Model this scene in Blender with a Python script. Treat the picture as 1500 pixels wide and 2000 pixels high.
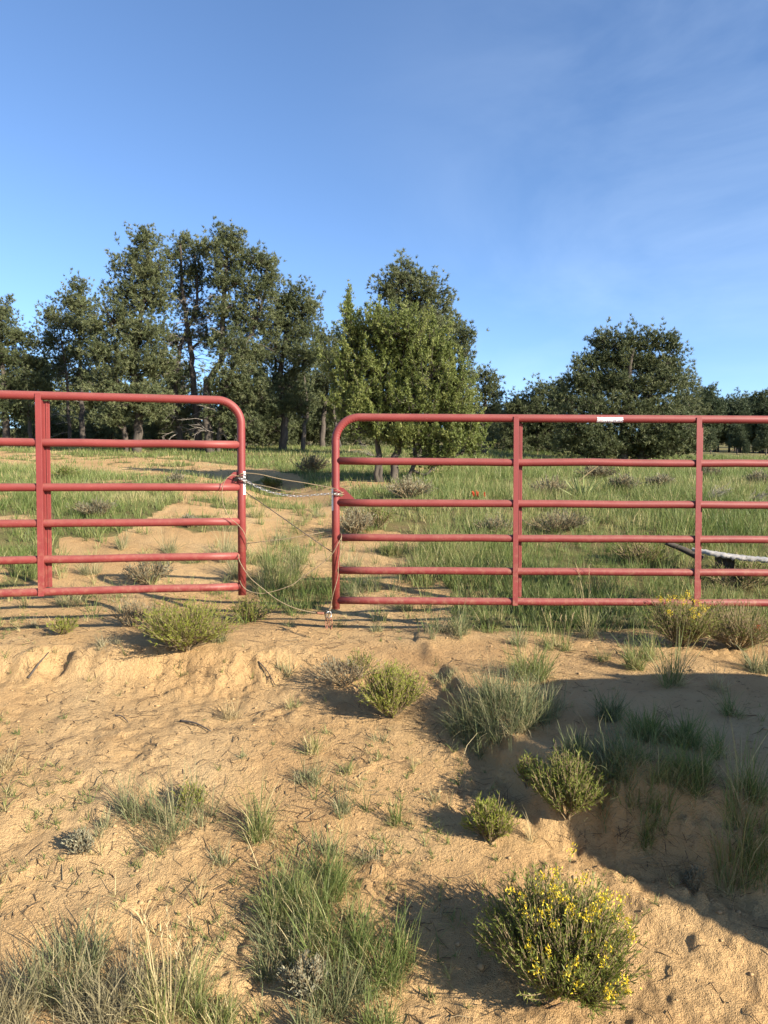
import bpy, bmesh, math, random
import numpy as np

# ------------------------------------------------------------------ camera, sky, sun, exposure
for o in list(bpy.data.objects):
    bpy.data.objects.remove(o)
scene = bpy.context.scene
col = scene.collection
F = 1387.0                       # focal length in pixels of the 1500 x 2000 photograph
CAMZ = 1.6
PITCH = math.atan(45.0 / F)      # looking slightly down
cd = bpy.data.cameras.new("camera")
cam = bpy.data.objects.new("camera", cd)
col.objects.link(cam)
cam.location = (0, 0, CAMZ)
cam.rotation_euler = (math.pi / 2 - PITCH, 0, 0)
cd.sensor_fit = 'VERTICAL'
cd.sensor_height = 36.0
cd.sensor_width = 27.0
cd.lens = 36.0 * F / 2000.0
cd.clip_start = 0.05
cd.clip_end = 3000
scene.camera = cam

SUN_EL = math.radians(23)
SUN_AZ = math.radians(53)        # to the right of straight behind the camera
SUN = np.array([math.sin(SUN_AZ) * math.cos(SUN_EL), -math.cos(SUN_AZ) * math.cos(SUN_EL), math.sin(SUN_EL)])

world = bpy.data.worlds.new("World")
scene.world = world
world.use_nodes = True
wn, wl = world.node_tree.nodes, world.node_tree.links
wn.clear()
w_out = wn.new("ShaderNodeOutputWorld")
w_bg = wn.new("ShaderNodeBackground")
w_sky = wn.new("ShaderNodeTexSky")
w_sky.sky_type = 'NISHITA'
w_sky.sun_disc = False
w_sky.sun_elevation = SUN_EL
w_sky.sun_rotation = math.pi - SUN_AZ
w_sky.altitude = 2000
w_sky.air_density = 1.0
w_sky.dust_density = 1.5
w_sky.ozone_density = 4.0
w_tc = wn.new("ShaderNodeTexCoord")
w_map = wn.new("ShaderNodeMapping")
w_map.inputs['Scale'].default_value = (2.2, 0.9, 5.0)
w_map.inputs['Rotation'].default_value = (0.3, 0.75, 0.2)
w_noise = wn.new("ShaderNodeTexNoise")
w_noise.inputs['Scale'].default_value = 1.3
w_noise.inputs['Detail'].default_value = 6
w_noise.inputs['Roughness'].default_value = 0.55
w_noise.inputs['Distortion'].default_value = 0.6
w_ramp = wn.new("ShaderNodeValToRGB")
w_ramp.color_ramp.elements[0].position = 0.38
w_ramp.color_ramp.elements[0].color = (0, 0, 0, 1)
w_ramp.color_ramp.elements[1].position = 0.85
w_ramp.color_ramp.elements[1].color = (0.20, 0.20, 0.20, 1)
w_mix = wn.new("ShaderNodeMix")
w_mix.data_type = 'RGBA'
w_mix.inputs[7].default_value = (5.6, 6.6, 7.8, 1)
wl.new(w_tc.outputs['Generated'], w_map.inputs['Vector'])
wl.new(w_map.outputs['Vector'], w_noise.inputs['Vector'])
wl.new(w_noise.outputs['Fac'], w_ramp.inputs['Fac'])
w_sep = wn.new("ShaderNodeSeparateXYZ")
wl.new(w_tc.outputs['Generated'], w_sep.inputs[0])
w_rng = wn.new("ShaderNodeMapRange")
w_rng.interpolation_type = 'SMOOTHSTEP'
w_rng.inputs['From Min'].default_value = -0.15
w_rng.inputs['From Max'].default_value = 0.45
wl.new(w_sep.outputs['X'], w_rng.inputs['Value'])
w_mul = wn.new("ShaderNodeMath"); w_mul.operation = 'MULTIPLY'
wl.new(w_ramp.outputs['Color'], w_mul.inputs[0]); wl.new(w_rng.outputs[0], w_mul.inputs[1])
wl.new(w_mul.outputs[0], w_mix.inputs[0])
wl.new(w_sky.outputs['Color'], w_mix.inputs[6])
wl.new(w_mix.outputs[2], w_bg.inputs['Color'])
w_bg.inputs['Strength'].default_value = 0.094
wl.new(w_bg.outputs['Background'], w_out.inputs['Surface'])

sd = bpy.data.lights.new("sun", 'SUN')
sd.energy = 5.0
sd.angle = math.radians(0.53)
sd.color = (1.0, 0.89, 0.73)
sun = bpy.data.objects.new("sun", sd)
col.objects.link(sun)
from mathutils import Vector
sun.rotation_euler = Vector(SUN).to_track_quat('Z', 'Y').to_euler()
sun.location = (6, -5, 8)

scene.render.engine = 'CYCLES'
scene.view_settings.view_transform = 'Standard'
scene.view_settings.look = 'None'
scene.view_settings.exposure = 1.50
scene.view_settings.gamma = 1.0

# ------------------------------------------------------------------ helpers: numbers
RS = np.random.RandomState(11)
TBL = RS.rand(256, 256)

def vnoise(x, y):
    xi = np.floor(x).astype(np.int64); yi = np.floor(y).astype(np.int64)
    u = x - xi; v = y - yi
    u = u * u * (3 - 2 * u); v = v * v * (3 - 2 * v)
    a = TBL[xi & 255, yi & 255]; b = TBL[(xi + 1) & 255, yi & 255]
    c = TBL[xi & 255, (yi + 1) & 255]; d = TBL[(xi + 1) & 255, (yi + 1) & 255]
    return ((a * (1 - u) + b * u) * (1 - v) + (c * (1 - u) + d * u) * v) * 2 - 1

def fbm(x, y, octaves=3, rough=0.5):
    s = 0; a = 1.0; t = 0
    for i in range(octaves):
        c_, s_ = math.cos(.7 * i + .45), math.sin(.7 * i + .45)
        s = s + a * vnoise((x * c_ - y * s_) * 2 ** i + 17.3 * i, (x * s_ + y * c_) * 2 ** i + 9.1 * i)
        t += a; a *= rough
    return s / t

def sstep(x, a, b):
    t = np.clip((x - a) / (b - a), 0, 1)
    return t * t * (3 - 2 * t)

def hermite(pts, x):
    xs = np.array([p[0] for p in pts], float); ys = np.array([p[1] for p in pts], float)
    d = np.diff(ys) / np.diff(xs)
    m = np.zeros_like(ys)
    m[1:-1] = np.where(d[:-1] * d[1:] > 0, 2 * d[:-1] * d[1:] / (d[:-1] + d[1:] + 1e-12), 0)
    m[0], m[-1] = d[0], d[-1]
    xc = np.clip(x, xs[0], xs[-1])
    i = np.clip(np.searchsorted(xs, xc) - 1, 0, len(xs) - 2)
    h = xs[i + 1] - xs[i]; t = (xc - xs[i]) / h
    return ((2 * t**3 - 3 * t**2 + 1) * ys[i] + (t**3 - 2 * t**2 + t) * h * m[i]
            + (-2 * t**3 + 3 * t**2) * ys[i + 1] + (t**3 - t**2) * h * m[i + 1])

def seg_dist(x, y, poly):
    best = np.full(np.shape(x), 1e9)
    for (ax, ay), (bx, by) in zip(poly[:-1], poly[1:]):
        dx, dy = bx - ax, by - ay
        t = np.clip(((x - ax) * dx + (y - ay) * dy) / (dx * dx + dy * dy), 0, 1)
        best = np.minimum(best, np.hypot(x - ax - t * dx, y - ay - t * dy))
    return best

def in_poly(x, y, poly):
    r = np.zeros(np.shape(x), bool)
    n = len(poly)
    for i in range(n):
        x0, y0 = poly[i]; x1, y1 = poly[(i + 1) % n]
        if y0 == y1:
            continue
        c = ((y0 > y) != (y1 > y)) & (x < (x1 - x0) * (y - y0) / (y1 - y0) + x0)
        r ^= c
    return r

# ------------------------------------------------------------------ terrain height
FAR = [(8, 1.10), (10, 1.45), (13, 1.74), (17, 2.10), (22, 2.60), (25, 2.95), (40, 4.0), (100, 8.1), (150, 12.8), (210, 19.0), (300, 20), (600, 16)]
P_LEFT = [(-600, 0), (1.5, 0), (2.1, .03), (2.43, .12), (2.92, .24), (3.26, .31), (3.74, .38), (4.1, .42), (4.22, .45), (4.42, .61),
          (4.8, .645), (5.3, .655), (5.9, .70), (6.6, .83)] + FAR
P_MID = [(-600, 0), (1.5, 0), (2.1, .03), (2.43, .12), (2.92, .24), (3.26, .32), (3.74, .41), (4.2, .52), (4.6, .59), (5.0, .61),
         (5.3, .62), (5.6, .65), (5.9, .70), (6.6, .82)] + FAR
PLATEAU = [(-600, .3), (2.0, .36), (2.8, .45), (3.5, .51), (4.2, .57), (4.7, .62), (600, .62)]
BANK = [(.22, 4.5), (.36, 3.8), (.50, 3.19), (.60, 2.92), (1.0, 2.74), (1.42, 2.56), (3.2, 1.9), (9, 0.8)]

CRUMBLE = []
def terr(x, y, fine=True):
    x = np.asarray(x, float); y = np.asarray(y, float)
    wob = .13 * fbm(x * 1.6 + 3.1, y * .3 + 1.3, 3) + .05 * vnoise(x * 9 + 5, y * 9)
    near = sstep(y, 7, 5)
    zl = hermite(P_LEFT, y + wob * near)
    zc = hermite(P_MID, y)
    w = sstep(x + .15 * vnoise(y * 3, x * 3), -1.0, -.2)
    z = zl * (1 - w) + zc * w
    # the cut bank on the right
    bx = np.array([p[0] for p in BANK]); by = np.array([p[1] for p in BANK])
    yb = np.interp(x, bx, by)
    inside = (y > yb) & (x > bx[0])
    dist = seg_dist(x, y, BANK) * np.where(inside, 1, -1)
    dist = dist + .05 * fbm(x * 5, y * 5, 3)
    k = sstep(dist, -.04, .13)
    pl = hermite(PLATEAU, y) + .03 * fbm(x * 2.2, y * 2.2, 2)
    z = z + k * np.maximum(pl - z, 0) * sstep(y, 5.2, 4.4)
    z = z - .055 * np.exp(-((dist + .09) / .09) ** 2) * near * sstep(x, .5, .8) * sstep(y, 3.5, 3.0)
    # little ledges on its face
    z = z + .020 * np.sin(z * 70 + 3 * fbm(x * 3, y * 3, 2)) * (k * (1 - k) * 4) * near
    # sunken track and its banks beyond the gate
    tc = np.interp(y, [4.5, 6, 8, 10, 12, 14, 17, 22], [-.62, -.75, -1.0, -1.15, -1.45, -2.2, -4.4, -12])
    g = np.exp(-((x - tc) / .85) ** 2)
    z = z - g * (.07 * sstep(y, 5, 6) + .24 * sstep(y, 9.5, 11) * sstep(y, 17, 13.5)) * sstep(y, 24, 18)
    # the meadow falls away a little to the right
    z = z - .030 * np.clip(x, 0, 60) * sstep(y, 10, 24)
    # broad lumps
    z = z + .035 * fbm(x * .9, y * .9, 3) * sstep(y, 2.0, 3.0)
    z = z + .5 * fbm(x * .03 + 4, y * .03, 2) * sstep(y, 30, 70)
    if fine:
        fade = sstep(y, 30, 8)
        scarp = np.exp(-((y + wob - 4.30) / .20) ** 2) * (1 - w) + k * (1 - k) * 3.2
        patch = sstep(fbm(x * 1.3 + 9, y * 1.3, 2), -.1, .45)
        z = z + fade * (.012 * fbm(x * 4, y * 4, 3) + (.005 + .011 * patch) * fbm(x * 13, y * 13, 3, .62))
        rid = 1 - np.abs(fbm(x * 8 + 2, y * 8, 4, .6)) * 2
        z = z + near * scarp * (.030 * rid - .015) * sstep(vnoise(x * 1.7 + 6, y * 1.7), -.5, .5)
        z = z + near * patch * .010 * np.maximum(fbm(x * 21 + 5, y * 21, 2), 0)
        for (cx, cy, cr, ca) in CRUMBLE:
            d2 = ((x - cx) ** 2 + (y - cy) ** 2) / (cr * cr)
            sel = d2 < 6
            if np.any(sel):
                xs_, ys_ = (x[sel], y[sel]) if np.ndim(x) else (x, y)
                e = np.exp(-d2[sel] if np.ndim(x) else -d2) * ca
                q_ = e * (.8 * np.abs(fbm(xs_ * 17 + cx * 9, ys_ * 17, 2, .6)) * 2 - .25 + .55 * fbm(xs_ * 8, ys_ * 8, 3, .6))
                if np.ndim(x): z[sel] += q_
                else: z = z + q_
        # wheel rut lower right
        for off, dp in ((0, .035), (.17, .02)):
            rr = seg_dist(x, y, [(.78 + off, 2.56), (1.02 + off, 2.28), (1.35 + off, 2.0)])
            z = z - dp * np.exp(-((rr + .02 * fbm(x * 6, y * 6, 2)) / .05) ** 2)
    return z

FWD = np.array([0, math.cos(PITCH), -math.sin(PITCH)])
UPV = np.array([0, math.sin(PITCH), math.cos(PITCH)])
RGT = np.array([1.0, 0, 0])

def ray(px, py):
    return FWD + (px - 750) / F * RGT - (py - 1000) / F * UPV

def at(px, py, depth):
    d = ray(px, py)
    return np.array([0, 0, CAMZ]) + d * (depth / d[1])

TS = np.exp(np.linspace(math.log(1.2), math.log(200), 2600))
def ground(px, py):
    """the spot of ground seen at a photograph pixel, in metres"""
    d = ray(px, py)
    p = np.array([0, 0, CAMZ])[None] + TS[:, None] * d[None]
    h = p[:, 2] - terr(p[:, 0], p[:, 1], False)
    i = np.argmax(h < 0)
    if h[i] >= 0:
        i = len(TS) - 1
    a = h[i - 1] / (h[i - 1] - h[i] + 1e-9)
    q = p[i - 1] * (1 - a) + p[i] * a
    q[2] = float(terr(q[0:1], q[1:2])[0])
    return q

CR_PX = [(935, 1552, .16, .030), (1010, 1590, .10, .022), (712, 1492, .08, .028), (728, 1700, .13, .026), (275, 1488, .10, .016), (420, 1318, .20, .026), (240, 1300, .22, .030),
         (110, 1310, .22, .028), (520, 1300, .22, .022), (650, 1350, .2, .020), (1060, 1708, .12, .024), (548, 1396, .13, .018), (330, 1630, .16, .022), (460, 1900, .14, .024), (900, 1460, .13, .022),
         (1400, 1270, .2, .022), (1330, 1320, .16, .02), (1240, 1640, .2, .026), (1400, 1720, .22, .028), (1130, 1660, .14, .02), (700, 1650, .12, .016), (610, 1270, .16, .014), (40, 1700, .2, .012), (820, 1330, .12, .018)]
_found = [(ground(px, py), cr, ca) for px, py, cr, ca in CR_PX]
CRUMBLE += [(float(g_[0]), float(g_[1]), cr, ca) for g_, cr, ca in _found]

# ------------------------------------------------------------------ helpers: meshes and objects
def mesh_np(name, V, tris=None, quads=None, mat=None, parent=None, attrs=None, smooth=False, loc=None):
    V = np.asarray(V, np.float32).reshape(-1, 3)
    me = bpy.data.meshes.new(name)
    parts = []; starts = []; totals = []; n = 0
    if quads is not None and len(quads):
        q = np.asarray(quads, np.int32).reshape(-1, 4)
        parts.append(q.ravel()); starts.append(np.arange(len(q)) * 4); totals.append(np.full(len(q), 4)); n = len(q) * 4
    if tris is not None and len(tris):
        t = np.asarray(tris, np.int32).reshape(-1, 3)
        parts.append(t.ravel()); starts.append(n + np.arange(len(t)) * 3); totals.append(np.full(len(t), 3))
    idx = np.concatenate(parts).astype(np.int32)
    st = np.concatenate(starts).astype(np.int32); tt = np.concatenate(totals).astype(np.int32)
    me.vertices.add(len(V)); me.vertices.foreach_set('co', V.ravel())
    me.loops.add(len(idx)); me.loops.foreach_set('vertex_index', idx)
    me.polygons.add(len(st)); me.polygons.foreach_set('loop_start', st); me.polygons.foreach_set('loop_total', tt)
    if smooth:
        me.polygons.foreach_set('use_smooth', np.ones(len(st), bool))
    me.update(calc_edges=True)
    if attrs:
        for k, a in attrs.items():
            at_ = me.attributes.new(k, 'FLOAT', 'POINT')
            at_.data.foreach_set('value', np.asarray(a, np.float32))
    if mat:
        me.materials.append(mat)
    o = bpy.data.objects.new(name, me)
    col.objects.link(o)
    if parent:
        o.parent = parent
    if loc is not None:
        o.location = loc
    return o

def tag(o, label, cat, group=None, kind=None):
    o['label'] = label
    if cat: o['category'] = cat
    if group: o['group'] = group
    if kind: o['kind'] = kind
    return o

def empty(name, loc, label, cat, group=None):
    o = bpy.data.objects.new(name, None)
    o.empty_display_size = .1
    col.objects.link(o)
    o.location = loc
    return tag(o, label, cat, group)

def unit(v):
    return v / (np.linalg.norm(v, axis=-1, keepdims=True) + 1e-9)

class Geo:
    """collects vertices, triangles and quads with one tint value per vertex"""
    def __init__(s):
        s.V = []; s.T = []; s.Q = []; s.A = []; s.n = 0
    def add(s, V, T=None, Q=None, A=0.5):
        V = np.asarray(V, float).reshape(-1, 3)
        if T is not None and len(T): s.T.append(np.asarray(T).reshape(-1, 3) + s.n)
        if Q is not None and len(Q): s.Q.append(np.asarray(Q).reshape(-1, 4) + s.n)
        s.V.append(V); s.A.append(np.broadcast_to(np.asarray(A, float), (len(V),)) if np.ndim(A) == 0 else np.asarray(A, float))
        s.n += len(V)
    def build(s, name, mat, parent=None, smooth=False, loc=None):
        return mesh_np(name, np.concatenate(s.V), np.concatenate(s.T) if s.T else None,
                       np.concatenate(s.Q) if s.Q else None, mat, parent, {'tint': np.concatenate(s.A)}, smooth, loc)

def blades(g, P, az, L, W, lean, curl, tint, segs=3, rs=RS):
    """curved tapering grass blades, all arrays of length n"""
    n = len(P)
    if n == 0: return
    h = np.stack([np.cos(az), np.sin(az), np.zeros(n)], 1)
    wa = rs.rand(n) * 2 * math.pi
    w = np.stack([np.cos(wa), np.sin(wa), np.zeros(n)], 1) * (W * .5)[:, None]
    p = np.array(P, float); levels = [p.copy()]
    for k in range(segs):
        th = lean + curl * (k + .5) / segs
        p = p + (h * np.sin(th)[:, None] + np.array([0, 0, 1.]) * np.cos(th)[:, None]) * (L / segs)[:, None]
        levels.append(p.copy())
    vs = []
    for k in range(segs):
        f = 1 - .55 * (k / segs) ** 1.3
        vs += [levels[k] - w * f, levels[k] + w * f]
    vs.append(levels[segs])
    m = 2 * segs + 1
    V = np.stack(vs, 1).reshape(-1, 3)
    b = np.arange(n)[:, None] * m
    Q = [np.concatenate([b + 2 * k, b + 2 * k + 1, b + 2 * k + 3, b + 2 * k + 2], 1) for k in range(segs - 1)]
    T = np.concatenate([b + m - 3, b + m - 2, b + m - 1], 1)
    g.add(V, T, np.concatenate(Q) if Q else None, np.repeat(tint, m))
    return levels

def cones(g, A, B, ra, rb, sides=5, tint=.5):
    """tapered tube segments between the points A and B"""
    A = np.asarray(A, float).reshape(-1, 3); B = np.asarray(B, float).reshape(-1, 3)
    n = len(A)
    ra = np.broadcast_to(ra, (n,)); rb = np.broadcast_to(rb, (n,))
    d = unit(B - A)
    ref = np.where(np.abs(d[:, 2:3]) > .9, np.array([[1., 0, 0]]), np.array([[0, 0, 1.]]))
    u = unit(np.cross(d, ref)); v = np.cross(d, u)
    th = np.arange(sides) * 2 * math.pi / sides
    ring = u[:, None] * np.cos(th)[None, :, None] + v[:, None] * np.sin(th)[None, :, None]
    V = np.concatenate([A[:, None] + ring * ra[:, None, None], B[:, None] + ring * rb[:, None, None]], 1)
    b = np.arange(n)[:, None] * (2 * sides)
    Q = []
    for k in range(sides):
        k2 = (k + 1) % sides
        Q.append(np.concatenate([b + k, b + k2, b + sides + k2, b + sides + k], 1))
    g.add(V.reshape(-1, 3), None, np.concatenate(Q), tint if np.ndim(tint) == 0 else np.repeat(tint, 2 * sides))

def catmull(pts, n=8):
    P = [np.array(p, float) for p in pts]
    P = [2 * P[0] - P[1]] + P + [2 * P[-1] - P[-2]]
    out = []
    for i in range(1, len(P) - 2):
        for k in range(n):
            t = k / n
            out.append(.5 * (2 * P[i] + (P[i + 1] - P[i - 1]) * t + (2 * P[i - 1] - 5 * P[i] + 4 * P[i + 1] - P[i + 2]) * t * t
                             + (3 * P[i] - P[i - 1] - 3 * P[i + 1] + P[i + 2]) * t ** 3))
    out.append(P[-2])
    return np.array(out)

def sweep(path, r, sides=14, closed=False, caps=True, rfun=None):
    """smooth tube along a path: vertices, quads, triangles"""
    P = np.asarray(path, float); n = len(P)
    if closed:
        T = unit(np.roll(P, -1, 0) - np.roll(P, 1, 0))
    else:
        T = np.gradient(P, axis=0); T = unit(T)
    ref = np.array([0, 0, 1.]) if abs(T[0][2]) < .9 else np.array([1., 0, 0])
    u = unit(np.cross(T[0], ref))
    R = np.broadcast_to(np.asarray(r, float), (n,))
    th = np.arange(sides) * 2 * math.pi / sides
    V = []
    for i in range(n):
        u = unit(u - T[i] * np.dot(u, T[i])); v = np.cross(T[i], u)
        ring = np.cos(th)[:, None] * u + np.sin(th)[:, None] * v
        rr = R[i] if rfun is None else (R[i] + rfun(i, ring))[:, None]
        V.append(P[i] + ring * rr)
    V = np.concatenate(V)
    Q = []
    m = n if closed else n - 1
    for i in range(m):
        a = i * sides; b = ((i + 1) % n) * sides
        for k in range(sides):
            k2 = (k + 1) % sides
            Q.append((a + k, a + k2, b + k2, b + k))
    T3 = []
    if caps and not closed:
        c0 = len(V); V = np.concatenate([V, P[:1], P[-1:]])
        for k in range(sides):
            k2 = (k + 1) % sides
            T3.append((c0, k2, k)); T3.append((c0 + 1, (n - 1) * sides + k, (n - 1) * sides + k2))
    return V, np.array(Q), np.array(T3) if T3 else None

def tube(name, path, r, mat, parent=None, sides=14, closed=False, loc=None, rfun=None):
    V, Q, T = sweep(path, r, sides, closed, True, rfun)
    return mesh_np(name, V, T, Q, mat, parent, None, True, loc)

def boxes(name, specs, mat, parent=None, bevel=.003):
    """joined bevelled boxes: (centre, size, (xaxis, yaxis, zaxis) or None)"""
    bm = bmesh.new()
    for c, s, ax in specs:
        r = bmesh.ops.create_cube(bm, size=1)
        A = np.eye(3) if ax is None else np.array(ax)
        for v in r['verts']:
            l = np.array(v.co) * np.array(s)
            v.co = Vector(np.array(c) + l @ A)
    if bevel:
        bmesh.ops.bevel(bm, geom=list(bm.edges), offset=bevel, segments=2, affect='EDGES', profile=.6)
    me = bpy.data.meshes.new(name)
    bm.to_mesh(me); bm.free()
    me.materials.append(mat)
    o = bpy.data.objects.new(name, me); col.objects.link(o)
    if parent: o.parent = parent
    return o

# ------------------------------------------------------------------ materials
def new_mat(name):
    m = bpy.data.materials.new(name); m.use_nodes = True
    nt = m.node_tree; b = nt.nodes['Principled BSDF']
    return m, nt.nodes, nt.links, b

def ramp(nodes, stops):
    r = nodes.new("ShaderNodeValToRGB")
    e = r.color_ramp.elements
    while len(e) < len(stops): e.new(.5)
    for i, (p, c) in enumerate(stops):
        e[i].position = p; e[i].color = (*c, 1)
    return r

def noise(nodes, links, scale, detail=4, rough=.55, vec=None, dist=0):
    n = nodes.new("ShaderNodeTexNoise")
    n.inputs['Scale'].default_value = scale; n.inputs['Detail'].default_value = detail
    n.inputs['Roughness'].default_value = rough; n.inputs['Distortion'].default_value = dist
    if vec: links.new(vec, n.inputs['Vector'])
    return n

def mixc(nodes, links, fac, a, b, blend='MIX'):
    m = nodes.new("ShaderNodeMix"); m.data_type = 'RGBA'; m.blend_type = blend
    for sock, v in ((m.inputs[0], fac), (m.inputs[6], a), (m.inputs[7], b)):
        if hasattr(v, 'is_output'): links.new(v, sock)
        elif isinstance(v, (int, float)): sock.default_value = v
        else: sock.default_value = (*v, 1)
    return m.outputs[2]

def mathn(nodes, links, op, a, b=0.0):
    m = nodes.new("ShaderNodeMath"); m.operation = op
    for s, v in ((m.inputs[0], a), (m.inputs[1], b)):
        if hasattr(v, 'is_output'): links.new(v, s)
        else: s.default_value = v
    return m.outputs[0]

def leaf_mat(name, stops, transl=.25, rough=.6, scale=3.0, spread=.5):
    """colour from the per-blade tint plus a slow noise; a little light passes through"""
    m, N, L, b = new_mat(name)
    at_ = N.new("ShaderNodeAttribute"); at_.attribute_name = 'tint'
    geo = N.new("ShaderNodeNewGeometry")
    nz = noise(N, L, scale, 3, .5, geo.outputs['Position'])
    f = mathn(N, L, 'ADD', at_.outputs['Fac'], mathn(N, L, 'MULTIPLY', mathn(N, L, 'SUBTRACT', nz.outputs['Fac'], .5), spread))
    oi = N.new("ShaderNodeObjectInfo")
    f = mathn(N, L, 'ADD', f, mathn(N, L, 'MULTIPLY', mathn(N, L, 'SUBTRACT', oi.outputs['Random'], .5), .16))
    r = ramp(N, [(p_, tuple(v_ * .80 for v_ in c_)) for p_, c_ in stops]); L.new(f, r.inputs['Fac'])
    L.new(r.outputs['Color'], b.inputs['Base Color'])
    b.inputs['Roughness'].default_value = rough
    b.inputs['Specular IOR Level'].default_value = .25
    tr = N.new("ShaderNodeBsdfTranslucent")
    hs = N.new("ShaderNodeHueSaturation"); hs.inputs['Value'].default_value = 1.25
    L.new(r.outputs['Color'], hs.inputs['Color']); L.new(hs.outputs['Color'], tr.inputs['Color'])
    mx = N.new("ShaderNodeMixShader"); mx.inputs[0].default_value = transl
    L.new(b.outputs[0], mx.inputs[1]); L.new(tr.outputs[0], mx.inputs[2])
    L.new(mx.outputs[0], N['Material Output'].inputs['Surface'])
    return m

def plain_mat(name, c0, c1, rough=.8, scale=20, bump=0, metal=0, stretch=None):
    m, N, L, b = new_mat(name)
    tc = N.new("ShaderNodeTexCoord"); vec = tc.outputs['Object']
    if stretch:
        mp = N.new("ShaderNodeMapping"); mp.inputs['Scale'].default_value = stretch
        L.new(vec, mp.inputs['Vector']); vec = mp.outputs['Vector']
    nz = noise(N, L, scale, 5, .6, vec)
    r = ramp(N, [(.3, tuple(v_ * .78 for v_ in c0)), (.7, tuple(v_ * .78 for v_ in c1))]); L.new(nz.outputs['Fac'], r.inputs['Fac'])
    L.new(r.outputs['Color'], b.inputs['Base Color'])
    b.inputs['Roughness'].default_value = rough; b.inputs['Metallic'].default_value = metal
    if bump:
        bp = N.new("ShaderNodeBump"); bp.inputs['Strength'].default_value = bump; bp.inputs['Distance'].default_value = .01
        L.new(nz.outputs['Fac'], bp.inputs['Height']); L.new(bp.outputs[0], b.inputs['Normal'])
    return m

def sand_material():
    m, N, L, b = new_mat("sandy_ground")
    geo = N.new("ShaderNodeNewGeometry"); pos = geo.outputs['Position']
    veg = N.new("ShaderNodeAttribute"); veg.attribute_name = 'veg'
    n1 = noise(N, L, .9, 5, .6, pos, .4); n2 = noise(N, L, 7, 6, .65, pos, .3); n3 = noise(N, L, 60, 4, .6, pos); n4 = noise(N, L, 240, 3, .6, pos)
    r1 = ramp(N, [(.28, (.350, .215, .098)), (.50, (.430, .282, .134)), (.74, (.475, .335, .175))])
    L.new(n1.outputs['Fac'], r1.inputs['Fac'])
    r2 = ramp(N, [(.26, (.70, .64, .57)), (.44, (1, 1, 1)), (.75, (1.0, 1.0, 1.0))]); L.new(n2.outputs['Fac'], r2.inputs['Fac'])
    c = mixc(N, L, .6, r1.outputs['Color'], r2.outputs['Color'], 'MULTIPLY')
    r3 = ramp(N, [(.28, (.50, .44, .36)), (.40, (1, 1, 1)), (1, (1.06, 1.05, 1.03))]); L.new(n3.outputs['Fac'], r3.inputs['Fac'])
    c = mixc(N, L, .6, c, r3.outputs['Color'], 'MULTIPLY')
    # litter and turf where plants cover the soil
    gz = noise(N, L, 2.2, 5, .6, pos)
    rg = ramp(N, [(.30, (.155, .120, .058)), (.5, (.100, .104, .038)), (.7, (.076, .108, .032))]); L.new(gz.outputs['Fac'], rg.inputs['Fac'])
    vf = mathn(N, L, 'ADD', veg.outputs['Fac'], mathn(N, L, 'MULTIPLY', mathn(N, L, 'SUBTRACT', n2.outputs['Fac'], .5), .8))
    rv = ramp(N, [(.35, (0, 0, 0)), (.65, (.85, .85, .85))]); L.new(vf, rv.inputs['Fac'])
    c = mixc(N, L, rv.outputs['Color'], c, rg.outputs['Color'])
    L.new(c, b.inputs['Base Color'])
    b.inputs['Roughness'].default_value = .95; b.inputs['Specular IOR Level'].default_value = .12
    h = mathn(N, L, 'ADD', mathn(N, L, 'MULTIPLY', n2.outputs['Fac'], 1.1), mathn(N, L, 'ADD', mathn(N, L, 'MULTIPLY', n3.outputs['Fac'], .70), mathn(N, L, 'MULTIPLY', n4.outputs['Fac'], .30)))
    bp = N.new("ShaderNodeBump"); bp.inputs['Strength'].default_value = 1.0; bp.inputs['Distance'].default_value = .024
    L.new(h, bp.inputs['Height']); L.new(bp.outputs[0], b.inputs['Normal'])
    return m

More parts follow.
